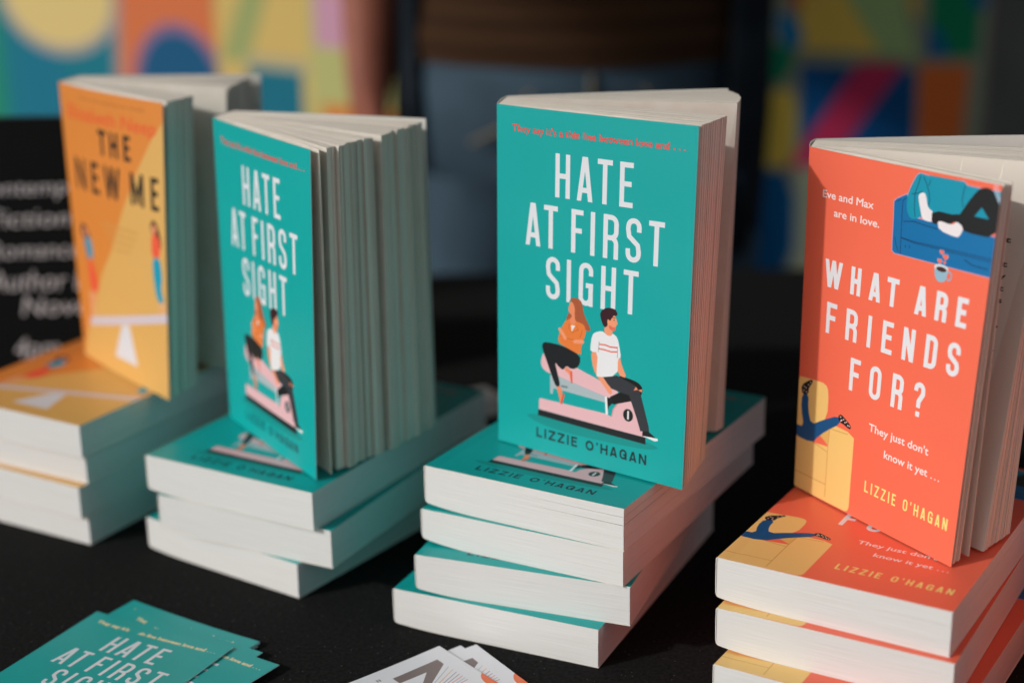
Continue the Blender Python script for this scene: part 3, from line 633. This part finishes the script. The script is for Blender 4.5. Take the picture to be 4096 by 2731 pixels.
# table and its cloth
TX0, TX1, TY0, TY1 = -1.25, 1.25, .56, 1.63
root = thing('trestle_table', 'plain folding table hidden under the black cloth', 'table', (0, 0, -.742))
V, Fc = [], []; box(V, Fc, TX0 + .01, TX1 - .01, TY0 + .01, TY1 - .01, .705, .738); mesh_obj('table_top', V, Fc, M['wood'], root)
for x in (TX0 + .08, TX1 - .12):
    for y in (TY0 + .08, TY1 - .12):
        V, Fc = [], []; box(V, Fc, x, x + .035, y, y + .035, 0, .7045); mesh_obj('leg', V, Fc, M['steel'], root)
def felt():
    mt = new_mat('black_cloth', (.02, .02, .021, 1), 1.0, .06); b = mt.node_tree.nodes['Principled BSDF']
    tc = N(mt, 'ShaderNodeTexCoord')
    nz = N(mt, 'ShaderNodeTexNoise'); nz.inputs['Scale'].default_value = 420; nz.inputs['Detail'].default_value = 5; nz.inputs['Roughness'].default_value = .7
    Lk(mt, tc.outputs['Object'], nz.inputs['Vector'])
    rp = N(mt, 'ShaderNodeValToRGB'); cr_ = rp.color_ramp; cr_.elements[0].position = .35; cr_.elements[0].color = (.007, .0077, .0082, 1); cr_.elements[1].position = .66; cr_.elements[1].color = (.021, .0205, .020, 1)
    Lk(mt, nz.outputs['Fac'], rp.inputs['Fac'])
    vo = N(mt, 'ShaderNodeTexVoronoi'); vo.inputs['Scale'].default_value = 520; vo.inputs['Randomness'].default_value = 1
    Lk(mt, tc.outputs['Object'], vo.inputs['Vector'])
    lt = N(mt, 'ShaderNodeMath', operation='LESS_THAN'); lt.inputs[1].default_value = .2; Lk(mt, vo.outputs['Distance'], lt.inputs[0])
    sx = N(mt, 'ShaderNodeSeparateColor'); Lk(mt, vo.outputs['Color'], sx.inputs['Color'])
    gt = N(mt, 'ShaderNodeMath', operation='GREATER_THAN'); gt.inputs[1].default_value = .93; Lk(mt, sx.outputs['Red'], gt.inputs[0])
    mu = N(mt, 'ShaderNodeMath', operation='MULTIPLY'); Lk(mt, lt.outputs[0], mu.inputs[0]); Lk(mt, gt.outputs[0], mu.inputs[1])
    mx = N(mt, 'ShaderNodeMix', data_type='RGBA'); Lk(mt, mu.outputs[0], mx.inputs['Factor']); Lk(mt, rp.outputs['Color'], mx.inputs['A']); mx.inputs['B'].default_value = (.10, .095, .09, 1)
    Lk(mt, mx.outputs['Result'], b.inputs['Base Color'])
    bp = N(mt, 'ShaderNodeBump'); bp.inputs['Strength'].default_value = .5; bp.inputs['Distance'].default_value = .0004
    Lk(mt, nz.outputs['Fac'], bp.inputs['Height']); Lk(mt, bp.outputs['Normal'], b.inputs['Normal'])
    return mt
V, Fc = [(TX0, TY0, 0), (TX1, TY0, 0), (TX1, TY1, 0), (TX0, TY1, 0)], [(0, 1, 2, 3)]
per = []
for a, b in (((TX0, TY0), (TX1, TY0)), ((TX1, TY0), (TX1, TY1)), ((TX1, TY1), (TX0, TY1)), ((TX0, TY1), (TX0, TY0))):
    n_ = 26
    for i in range(n_): per.append((a[0] + (b[0] - a[0]) * i / n_, a[1] + (b[1] - a[1]) * i / n_))
cxm, cym = (TX0 + TX1) / 2, (TY0 + TY1) / 2; base = len(V); npz = len(per)
for k, z in enumerate((0, -.008, -.1, -.4, -.725)):
    for i, (x, y) in enumerate(per):
        o_ = .004 + (.025 * max(0, k - 1) / 3) * (1 + math.sin(i * 1.9)) if k else 0
        V.append((x + math.copysign(o_, x - cxm) * (abs(x - cxm) > TX1 - .001), y + math.copysign(o_, y - cym) * (abs(y - cym) > (TY1 - TY0) / 2 - .001), z))
for k in range(4):
    for i in range(npz): Fc.append((base + k * npz + i, base + (k + 1) * npz + i, base + (k + 1) * npz + (i + 1) % npz, base + k * npz + (i + 1) % npz))
tag(mesh_obj('tablecloth', V, Fc, felt()), 'black felt cloth flecked with lint, covering the book table', 'tablecloth')

# ------------------------------------------------------------------ the seller behind the table
def skin(name, joints, edges, mat, parent, sub=2, rootv=0):
    me = bpy.data.meshes.new(name); me.from_pydata([j[:3] for j in joints], edges, [])
    o = bpy.data.objects.new(name, me); COL.objects.link(o); o.parent = parent; me.materials.append(mat)
    o.modifiers.new('s', 'SKIN'); sv = me.skin_vertices[0].data
    for i, j in enumerate(joints):
        r = j[3]; sv[i].radius = (r, r) if not isinstance(r, tuple) else r; sv[i].use_root = (i == rootv)
    ss = o.modifiers.new('u', 'SUBSURF'); ss.levels = sub; ss.render_levels = sub
    bpy.context.view_layer.update()
    ev = o.evaluated_get(bpy.context.evaluated_depsgraph_get()); nm = bpy.data.meshes.new_from_object(ev)
    o.modifiers.clear(); o.data = nm
    nm.polygons.foreach_set('use_smooth', [True] * len(nm.polygons))
    return o
per_ = thing('person', 'person in a brown striped top and blue jeans standing behind the table, one arm hanging', 'person', (.086, 1.93, -.742))
SKM = noise_tint(new_mat('skin', rough=.55), lin((150, 84, 64)), lin((160, 92, 70)), 30)
J = [(0, 0, .96, .13), (0, 0, 1.10, .115), (0, -.01, 1.25, .125), (0, 0, 1.38, .11), (0, 0, 1.46, .055), (0, -.01, 1.53, .075), (0, -.015, 1.61, .088), (0, -.005, 1.69, .06),
     (-.17, 0, 1.38, .055), (-.235, .0, 1.13, .043), (-.245, -.03, .93, .032), (-.245, -.04, .87, .03), (.17, 0, 1.38, .055), (.26, .03, 1.14, .043), (.12, -.17, 1.16, .035), (.06, -.2, 1.17, .03),
     (-.10, 0, .90, .095), (-.11, 0, .50, .06), (-.11, .02, .10, .04), (-.12, -.10, .05, .035), (.10, 0, .90, .095), (.11, 0, .50, .06), (.11, .02, .10, .04), (.12, -.10, .05, .035)]
E_ = [(0, 1), (1, 2), (2, 3), (3, 4), (4, 5), (5, 6), (6, 7), (3, 8), (8, 9), (9, 10), (10, 11), (3, 12), (12, 13), (13, 14), (14, 15), (0, 16), (16, 17), (17, 18), (18, 19), (0, 20), (20, 21), (21, 22), (22, 23)]
for hx, hy, hz, dx, dy, dz in ((-.245, -.04, .87, 0, -.006, -1), (.06, -.2, 1.17, -1, -.1, .1)):
    wv = 11 if hz < 1 else 15
    for f, ln in zip((-1.5, -.5, .5, 1.5), (.068, .078, .074, .06)):
        a = len(J)
        off = (0, f * .018, 0) if hz < 1 else (0, .01, f * .018)
        J += [(hx + dx * .045 + off[0], hy + dy * .045 + off[1], hz + dz * .045 + off[2], .010), (hx + dx * (.045 + ln * .55) + off[0] + (.006 if hz < 1 else 0), hy + dy * (.045 + ln * .55) + off[1], hz + dz * (.045 + ln * .55) + off[2], .009), (hx + dx * (.045 + ln) + off[0] + (.02 if hz < 1 else 0), hy + dy * (.045 + ln) + off[1], hz + dz * (.045 + ln) + off[2], .008)]
        E_ += [(wv, a), (a, a + 1), (a + 1, a + 2)]
    a = len(J); J += [(hx + dx * .02 + .012, hy - .03, hz + dz * .02 + .0, .011), (hx + dx * .05 + .018, hy - .045, hz + dz * .05, .009)]; E_ += [(wv, a), (a, a + 1)]
skin('body', J, E_, SKM, per_)
# hair, eyes, mouth
skin('hair', [(0, .025, 1.60, .085), (0, .02, 1.70, .085), (0, .05, 1.48, .07), (0, .06, 1.36, .05)], [(0, 1), (0, 2), (2, 3)], new_mat('dark_hair', (.03, .02, .015, 1), .5), per_)
for sx_ in (-.032, .032):
    bm_v, bm_f = [], []
    for j in range(7):
        for i in range(10): bm_v.append((sx_ + .011 * math.sin(math.pi * j / 6) * math.cos(2 * math.pi * i / 10), -.094 + .006 * math.sin(math.pi * j / 6) * math.sin(2 * math.pi * i / 10), 1.615 + .008 * math.cos(math.pi * j / 6)))
    for j in range(6):
        for i in range(10): bm_f.append((j * 10 + i, j * 10 + (i + 1) % 10, (j + 1) * 10 + (i + 1) % 10, (j + 1) * 10 + i))
    mesh_obj('eye', bm_v, bm_f, new_mat('eye', (.06, .04, .03, 1), .2), per_, smooth=True)
skin('nose', [(0, -.098, 1.61, .008), (0, -.112, 1.578, .011)], [(0, 1)], SKM, per_)
skin('mouth', [(-.02, -.09, 1.545, .005), (0, -.095, 1.546, .007), (.02, -.09, 1.545, .005)], [(0, 1), (1, 2)], new_mat('lips', lin((150, 70, 66)), .5), per_)
def tube_garment(name, rings, mat, seg=40):
    V, Fc = [], []
    for (cx, cy, z, rx, ry) in rings:
        for i in range(seg):
            a = 2 * math.pi * i / seg; f = 1 + .02 * math.sin(5 * a + z * 30)
            V.append((cx + rx * f * math.cos(a), cy + ry * f * math.sin(a), z))
    for j in range(len(rings) - 1):
        for i in range(seg): Fc.append((j * seg + i, j * seg + (i + 1) % seg, (j + 1) * seg + (i + 1) % seg, (j + 1) * seg + i))
    return mesh_obj(name, V, Fc, mat, per_, smooth=True)
top_m = new_mat('brown_stripe_knit', rough=.9, spec=.1); b = top_m.node_tree.nodes['Principled BSDF']
tc = N(top_m, 'ShaderNodeTexCoord'); wv = N(top_m, 'ShaderNodeTexWave', bands_direction='Z'); wv.inputs['Scale'].default_value = 11; wv.inputs['Distortion'].default_value = .6; Lk(top_m, tc.outputs['Object'], wv.inputs['Vector'])
rp = N(top_m, 'ShaderNodeValToRGB'); rp.color_ramp.elements[0].color = lin((52, 35, 24)); rp.color_ramp.elements[1].color = lin((68, 47, 31)); Lk(top_m, wv.outputs['Fac'], rp.inputs['Fac']); Lk(top_m, rp.outputs['Color'], b.inputs['Base Color'])
tube_garment('striped_top', [(0, 0, .925, .20, .145), (0, 0, .95, .205, .15), (0, 0, 1.08, .175, .135), (0, -.01, 1.25, .185, .14), (0, 0, 1.36, .19, .125), (0, 0, 1.42, .13, .10), (0, 0, 1.47, .075, .075)], top_m)
jean_m = noise_tint(new_mat('blue_denim', rough=.85), lin((22, 40, 54)), lin((66, 92, 110)), 5, detail=5, lo=.3, hi=.72)
tube_garment('jeans', [(0, 0, .96, .19, .138), (0, 0, .90, .198, .143), (0, 0, .80, .20, .14), (0, 0, .755, .16, .11)], jean_m)
def open_panel(name, a0, a1, rings, mat, seg=14):
    V, Fc = [], []
    for off in (0, .006):
        for (z, rx, ry) in rings:
            for i in range(seg + 1):
                a = math.radians(a0 + (a1 - a0) * i / seg); f = 1 + .03 * math.sin(4 * a + z * 9); V.append(((rx + off) * f * math.cos(a), (ry + off) * f * math.sin(a), z))
    nR = len(rings); q = nR * (seg + 1)
    for j in range(nR - 1):
        for i in range(seg):
            b_ = j * (seg + 1) + i; Fc += [(b_, b_ + seg + 1, b_ + seg + 2, b_ + 1), (q + b_, q + b_ + 1, q + b_ + seg + 2, q + b_ + seg + 1)]
    rim = list(range(seg + 1)) + [j * (seg + 1) + seg for j in range(1, nR)] + [(nR - 1) * (seg + 1) + i for i in range(seg - 1, -1, -1)] + [j * (seg + 1) for j in range(nR - 2, 0, -1)]
    for i in range(len(rim)):
        a_, b_ = rim[i], rim[(i + 1) % len(rim)]; Fc.append((a_, b_, q + b_, q + a_))
    return mesh_obj(name, V, Fc, mat, per_, smooth=True)
dark_panel_m = noise_tint(new_mat('dark_panel_cloth', rough=.95, spec=.1), (.010, .015, .021, 1), (.024, .032, .042, 1), 14)
RG = [(.70, .208, .162), (.85, .209, .160), (1.0, .210, .160), (1.15, .20, .155), (1.3, .205, .15), (1.38, .19, .135)]
open_panel('dark_side_panel', -40, 60, RG, dark_panel_m); open_panel('dark_side_panel', 120, 205, RG, dark_panel_m)  # dark open panels added to darken both sides of the figure
pk = new_mat('denim_seam', lin((120, 110, 90)), .9)
for sx_ in (-1, 1):
    skin('pocket_seam', [(sx_ * .06, -.145, .905, .003), (sx_ * .085, -.142, .865, .003), (sx_ * .13, -.128, .842, .003)], [(0, 1), (1, 2)], pk, per_)
skin('fly_seam', [(.004, -.147, .92, .003), (.004, -.147, .85, .003), (-.006, -.144, .82, .003)], [(0, 1), (1, 2)], pk, per_)
for sx_ in (-1, 1):
    tube_garment('trouser_leg', [(sx_ * .10, 0, .80, .102, .13), (sx_ * .11, 0, .70, .10, .115), (sx_ * .11, 0, .5, .078, .08), (sx_ * .11, .02, .3, .068, .07), (sx_ * .11, .02, .07, .062, .065)], jean_m)
    skin('shoe', [(sx_ * .11, .04, .045, .042), (sx_ * .115, -.06, .042, .042), (sx_ * .12, -.15, .035, .034)], [(0, 1), (1, 2)], new_mat('dark_shoe', (.03, .03, .03, 1), .6), per_)

# ------------------------------------------------------------------ chalk sign
bs = Sheet(60, 25, 24, (12, 14, 15)); CH = (215, 211, 214)
for t_, x0, x1, yb, cp_ in (("Contemporary", 17.4, 29.4, 16.7, 1.25), ("Fiction", 18.6, 24.9, 14.2, 1.4), ("Romance", 18.4, 25.6, 11.7, 1.35), ("Author Event", 18.2, 29.6, 9.1, 1.6), ("Novels", 20.7, 27.5, 7.1, 1.5), ("4pm - 7pm", 19.8, 29, 3.6, 1.7)):
    bs.text(t_, x0, x1, yb, cp_, CH, shear=.2, slope=.01)
root = thing('chalk_sign', 'small black sign with white chalk handwriting, propped behind the amber books', 'sign', (-.60, 1.262, 0))
bm = print_mat('chalkboard', bs, rough=.85, spec=.15, wear=False)
lean = .12; hb = .228; wB = .40
def bd(x, y, z): return (x, y + z * lean, z)
mesh_obj('board', [bd(0, 0, 0.0008), bd(wB, 0, 0.0008), bd(wB, 0, hb), bd(0, 0, hb), bd(0, .008, 0.0008), bd(wB, .008, .0008), bd(wB, .008, hb), bd(0, .008, hb)],
         [(0, 1, 2, 3), (5, 4, 7, 6), (1, 5, 6, 2), (4, 0, 3, 7), (3, 2, 6, 7), (4, 5, 1, 0)], [bm, new_mat('black_edge', (.02, .02, .02, 1), .8)], root, [0, 1, 1, 1, 1, 1], [[(0, 0), (wB / .6, 0), (wB / .6, hb / .25), (0, hb / .25)]] + [[(0, 0)] * 4] * 5)
V, Fc = [], []; box(V, Fc, .17, .23, .05, .056, .0008, .17)
V = [(x, y + .05 - (z - .0008) * .12 + .0, z) for x, y, z in V]
mesh_obj('strut', V, Fc, M['wood'], root)

# ------------------------------------------------------------------ books
G = {'A': 'amber paperbacks in the left stack', 'B': 'teal paperbacks in the second stack', 'C': 'teal paperbacks in the third stack', 'D': 'coral paperbacks in the right stack'}
# third stack (middle of the table), from the top
lying_book('teal', 'teal paperback on top of the middle stack, its page edge split by two gaps', G['C'], -.0521, .8855, 94.9, 25.3, -.5371, 2.2, [(.80, .30, .45), (.60, .42, .52)])
lying_book('teal', 'second teal paperback down in the middle stack, spine lifting off the one below', G['C'], -.0545, .8821, 69.4, 21.5, -.5018, 3.0)
lying_book('teal', 'third teal paperback down in the middle stack, swung clockwise so its title shows', G['C'], -.0581, .8661, 47.8, 23.9, -.3627, 2.6)
lying_book('teal', 'bottom teal paperback of the middle stack, sticking out furthest towards the cards', G['C'], -.0718, .8716, 23.8, 23.6, -.4407, 1.6)
# second stack
lying_book('teal', 'top teal paperback of the blurred stack left of the middle one', G['B'], -.2312, .9644, 72.5, 24.7, -.5254, 2.0)
lying_book('teal', 'teal paperback in the middle of the blurred three-book teal stack', G['B'], -.2244, .9594, 47.7, 24.7, -.4774, 2.6)
lying_book('teal', 'bottom teal paperback of the blurred three-book teal stack, lying on the black cloth', G['B'], -.2378, .981, 22.9, 22.7, -.6085, 1.8)
# left stack
for k, (lab, x, y, zt_, T) in enumerate((('amber paperback on top of the left stack, its printed cover facing up', -.3878, 1.0502, 84.3, 22.3), ('second amber paperback down in the left stack', -.3880, 1.0518, 61.7, 19.0),
                                     ('third amber paperback down in the left stack', -.3908, 1.0500, 42.4, 21.6), ('bottom amber paperback of the left stack, lying on the cloth', -.3892, 1.0520, 20.5, 20.3))):
    lying_book('amber', lab, G['A'], x, y, zt_, T, -.5254 + (.0, .018, -.014, .008)[k], (1.2, .8, 1.0, .6)[k])
# right stack
lying_book('coral', 'coral paperback on top of the right stack, its cover facing up', G['D'], .1067, .7999, 74.9, 25.2, -.5503, 2.0)
lying_book('coral', 'coral paperback second from the top of the right stack, only a strip of cover showing', G['D'], .1062, .7913, 49.5, 24.3, -.523, 2.4)
lying_book('coral', 'bottom coral paperback of the right stack, cut off by the photo edge', G['D'], .1033, .7752, 25.0, 24.8, -.5503, 1.2)

# unseen coral stack added to bounce warm light onto the right page edges
G['E'] = 'unseen coral paperbacks added for warm bounce light'
for k, (lab, T) in enumerate((('coral paperback lowest in the unseen stack added for bounce light', 25), ('coral paperback lying second in the unseen stack added for bounce light', 24.5), ('coral paperback lying on top of the unseen stack added for bounce light', 25))):
    lying_book('coral', lab, G['E'], .283 + .002 * k, .708 + .003 * k, 25 * (k + 1) - .1 * k, T - .2, -.54 + .02 * k, 1.5)
standing_book('coral', 'coral paperback standing open on the unseen stack added for bounce light', 'books standing open on the stacks',
              ((338, 800), (339, 802)), ((345, 822), (346, 824)), ((402, 689), (414, 697)), ((460, 790), (472, 815)), 76, 276,
              [(0, .2, ((404, 691), (416, 699)), ((412, 700), (424, 707)), 8, .4), (.24, .96, ((424, 706), (440, 735)), ((450, 760), (466, 795)), 24, .3)], bulge=1.0)
standing_book('teal', 'sharp teal paperback standing open on the middle stack, pages fanned at the right', 'books standing open on the stacks',
              ((-9, 921.6), (-6.5, 923.8)), ((-3.5, 948), (-.5, 950.5)), ((92.6, 841.3), (98.6, 848.2)), ((125, 946), (128.5, 964)), 95.9, 296.9,
              [(0, .62, ((94, 842.6), (99.4, 849.5)), ((110, 885), (117, 878)), 42, .28), (.64, .97, ((121.5, 928), (127.5, 916)), ((123, 944), (127, 961.5)), 22, .2)], bulge=1.2, belly=5)
standing_book('teal', 'blurred teal paperback standing open on the second stack, its page edges in shade', 'books standing open on the stacks',
              ((-187.5, 1026.7), (-184.7, 1025.3)), ((-178, 1049), (-175.5, 1048)), ((-118.6, 917), (-111.9, 918.1)), ((-50, 1008), (-51, 1010)), 73.4, 273.4,
              [(0, .03, ((-110, 924), (-107, 919.5)), ((-109.6, 924.5), (-106.6, 920)), 1, 0), (.05, .5, ((-106, 929), (-102, 923)), ((-80, 958), (-79, 955)), 38, .7), (.52, .98, ((-77, 962), (-75.5, 959)), ((-51, 1002), (-53, 1001)), 40, .45)], bulge=1.0, jag=2.4)
standing_book('amber', 'blurred amber paperback standing open on the left stack in front of the black sign', 'books standing open on the stacks',
              ((-307.3, 1130.4), (-306.5, 1128)), ((-299, 1154), (-298, 1152)), ((-227.5, 1029.3), (-217.4, 1035)), ((-178, 1146), (-171, 1146)), 85.0, 281.0,
              [(0, .5, ((-226, 1032), (-216, 1041)), ((-214, 1060), (-203.5, 1066)), 18, .25), (.55, .97, ((-194, 1086), (-187, 1091)), ((-181, 1141), (-176, 1143)), 14, .4)], bulge=3.0)
standing_book('coral', 'coral paperback standing open on the right stack, sunlit cover with a sofa', 'books standing open on the stacks',
              ((163.8, 892.6), (164.9, 894.9)), ((171, 914), (172, 916.5)), ((226.8, 781.4), (241.3, 792.5)), ((284, 884), (300, 918)), 75.9, 275.8,
              [(0, .16, ((228.5, 783.4), (243.2, 795)), ((233.5, 789), (247, 797.5)), 6, .6), (.17, .20, ((239, 792), (249, 801)), ((239.6, 792.8), (249.6, 801.8)), 1, 0), (.24, .96, ((248, 798), (281, 843)), ((268.5, 820), (299, 884)), 46, .22)], bulge=1.0, text_leaf=True)

# ------------------------------------------------------------------ cards on the cloth
M['cardedge'] = new_mat('card_edge', lin((225, 228, 228)), .7)
def card(name, label, group, mat, tr, ang, w, h, z, th=.35, tl=None):
    ca, sa = math.cos(ang), math.sin(ang)
    if tl is None: tl = (tr[0] - w * ca, tr[1] - w * sa)
    o = (tl[0] + h * sa, tl[1] - h * ca)
    V, Fc, UV, fm = [], [], [], []; nx_, ny_ = 6, 8
    for k in (0, 1):
        for j in range(ny_ + 1):
            for i in range(nx_ + 1): V.append((w * i / nx_ * MM, h * j / ny_ * MM, ((th if k else 0) + .9 * (2 * i / nx_ - 1) ** 2 * (j / ny_) ** 2) * MM))
    q_ = (nx_ + 1) * (ny_ + 1)
    for j in range(ny_):
        for i in range(nx_):
            a = j * (nx_ + 1) + i
            Fc += [(q_ + a, q_ + a + 1, q_ + a + nx_ + 2, q_ + a + nx_ + 1), (a, a + nx_ + 1, a + nx_ + 2, a + 1)]; fm += [0, 1]
            UV += [[(i / nx_, j / ny_), ((i + 1) / nx_, j / ny_), ((i + 1) / nx_, (j + 1) / ny_), (i / nx_, (j + 1) / ny_)], [(0, 0)] * 4]
    rim = [i for i in range(nx_ + 1)] + [j * (nx_ + 1) + nx_ for j in range(1, ny_ + 1)] + [ny_ * (nx_ + 1) + i for i in range(nx_ - 1, -1, -1)] + [j * (nx_ + 1) for j in range(ny_ - 1, 0, -1)]
    for i in range(len(rim)):
        a, b = rim[i], rim[(i + 1) % len(rim)]; Fc.append((a, b, q_ + b, q_ + a)); fm.append(1); UV.append([(0, 0)] * 4)
    ob = mesh_obj(name, V, Fc, [mat, M['cardedge']], None, fm, UV); ob.location = (o[0] * MM, o[1] * MM, z * MM); ob.rotation_euler = (0, 0, ang)
    return tag(ob, label, 'card', group)
gT = 'teal cards fanned on the cloth'
under = 'teal card lying hidden under the fanned teal cards, only its edge showing'
for k, (dx, dy, da) in enumerate(((.5, -1.2, -.02), (-.4, -.8, .012), (.8, -.3, -.01))):
    card('printed_card', under, gT, P_FLY, None, -.578 + da, 100, 148, .1 + .5 * k, tl=(-231 + dx, 903 + dy))
card('printed_card', 'rearmost teal card of the fan, its top edge furthest from the viewer', gT, P_FLY, None, -.578, 100, 148, 1.6, tl=(-231, 903))
card('printed_card', 'teal card between the rearmost card and the two front ones', gT, P_FLY, None, -.60, 100, 148, 2.1, tl=(-226, 891))
card('printed_card', 'teal card turned furthest right, its corner pointing at the white cards', gT, P_FLY, (-132, 819), -.62, 100, 148, 2.6)
card('printed_card', 'uppermost teal card, its big white title fully readable', gT, P_FLY, None, -.49, 100, 148, 3.1, tl=(-249, 886))
ws = Sheet(105, 148, 6, (238, 240, 246)); ox, oy = 105, 148
sh = lambda p: [(ox + a, oy + b) for a, b in p]
ws.poly(sh([(-40.7, -11.9), (-9.9, -11.3), (-10, -17.6), (-26.5, -29.4), (-38, -38), (-40.7, -36), (-22.6, -18.7), (-40.7, -18.6)]), (132, 118, 116))
for p, c in (([(-10, -21.9), (-40, -38.5)], (180, 176, 180)), ([(-10, -25.8), (-40, -40)], (232, 160, 90)), ([(-10.1, -29.3), (-40, -41)], (140, 110, 140)), ([(-10.2, -32.2), (-40, -42)], (140, 120, 130)), ([(-10.2, -34.8), (-40, -42.6)], (230, 110, 90)), ([(-10.2, -37.4), (-40, -43)], (140, 170, 190)), ([(-10.3, -39.7), (-40, -43.4)], (190, 100, 100))): ws.stroke(sh(p), .38, c)
ws.oval(ox + 3, oy - 50, 8, 11.5, (246, 122, 78))
ws.text("N", ox - 49, ox - 47, oy - 10, 2.4, (60, 50, 52), bold=.01)
P_W = print_mat('white_printed_card', ws, rough=.4)
gW = 'white cards fanned on the cloth'
card('white_card', 'white card with a grey letter, the middle one of the white fan', gW, P_W, (-32, 843), math.atan2(37, 46) - .02, 105, 148, .1)
card('white_card', 'white card at the right of the white fan, an orange disc at its edge', gW, P_W, (-23, 843), math.atan2(37, 46) - .09, 105, 148, .55)
card('white_card', 'white card on top of the white fan, with a large grey letter and coloured lines', gW, P_W, (-44, 841), math.atan2(37, 46), 105, 148, 1.05)

V, Fc = [], []; box(V, Fc, 0, .026, 0, .03, 0, .016)
o = mesh_obj('eraser', V, Fc, new_mat('white_rubber', lin((245, 240, 234)), .6)); o.location = (-.030, 1.205, .0003); o.rotation_euler = (0, 0, .5)
bv = o.modifiers.new('b', 'BEVEL'); bv.width = .002; bv.segments = 3
tag(o, 'small white block on the black cloth behind the middle stack', 'eraser')
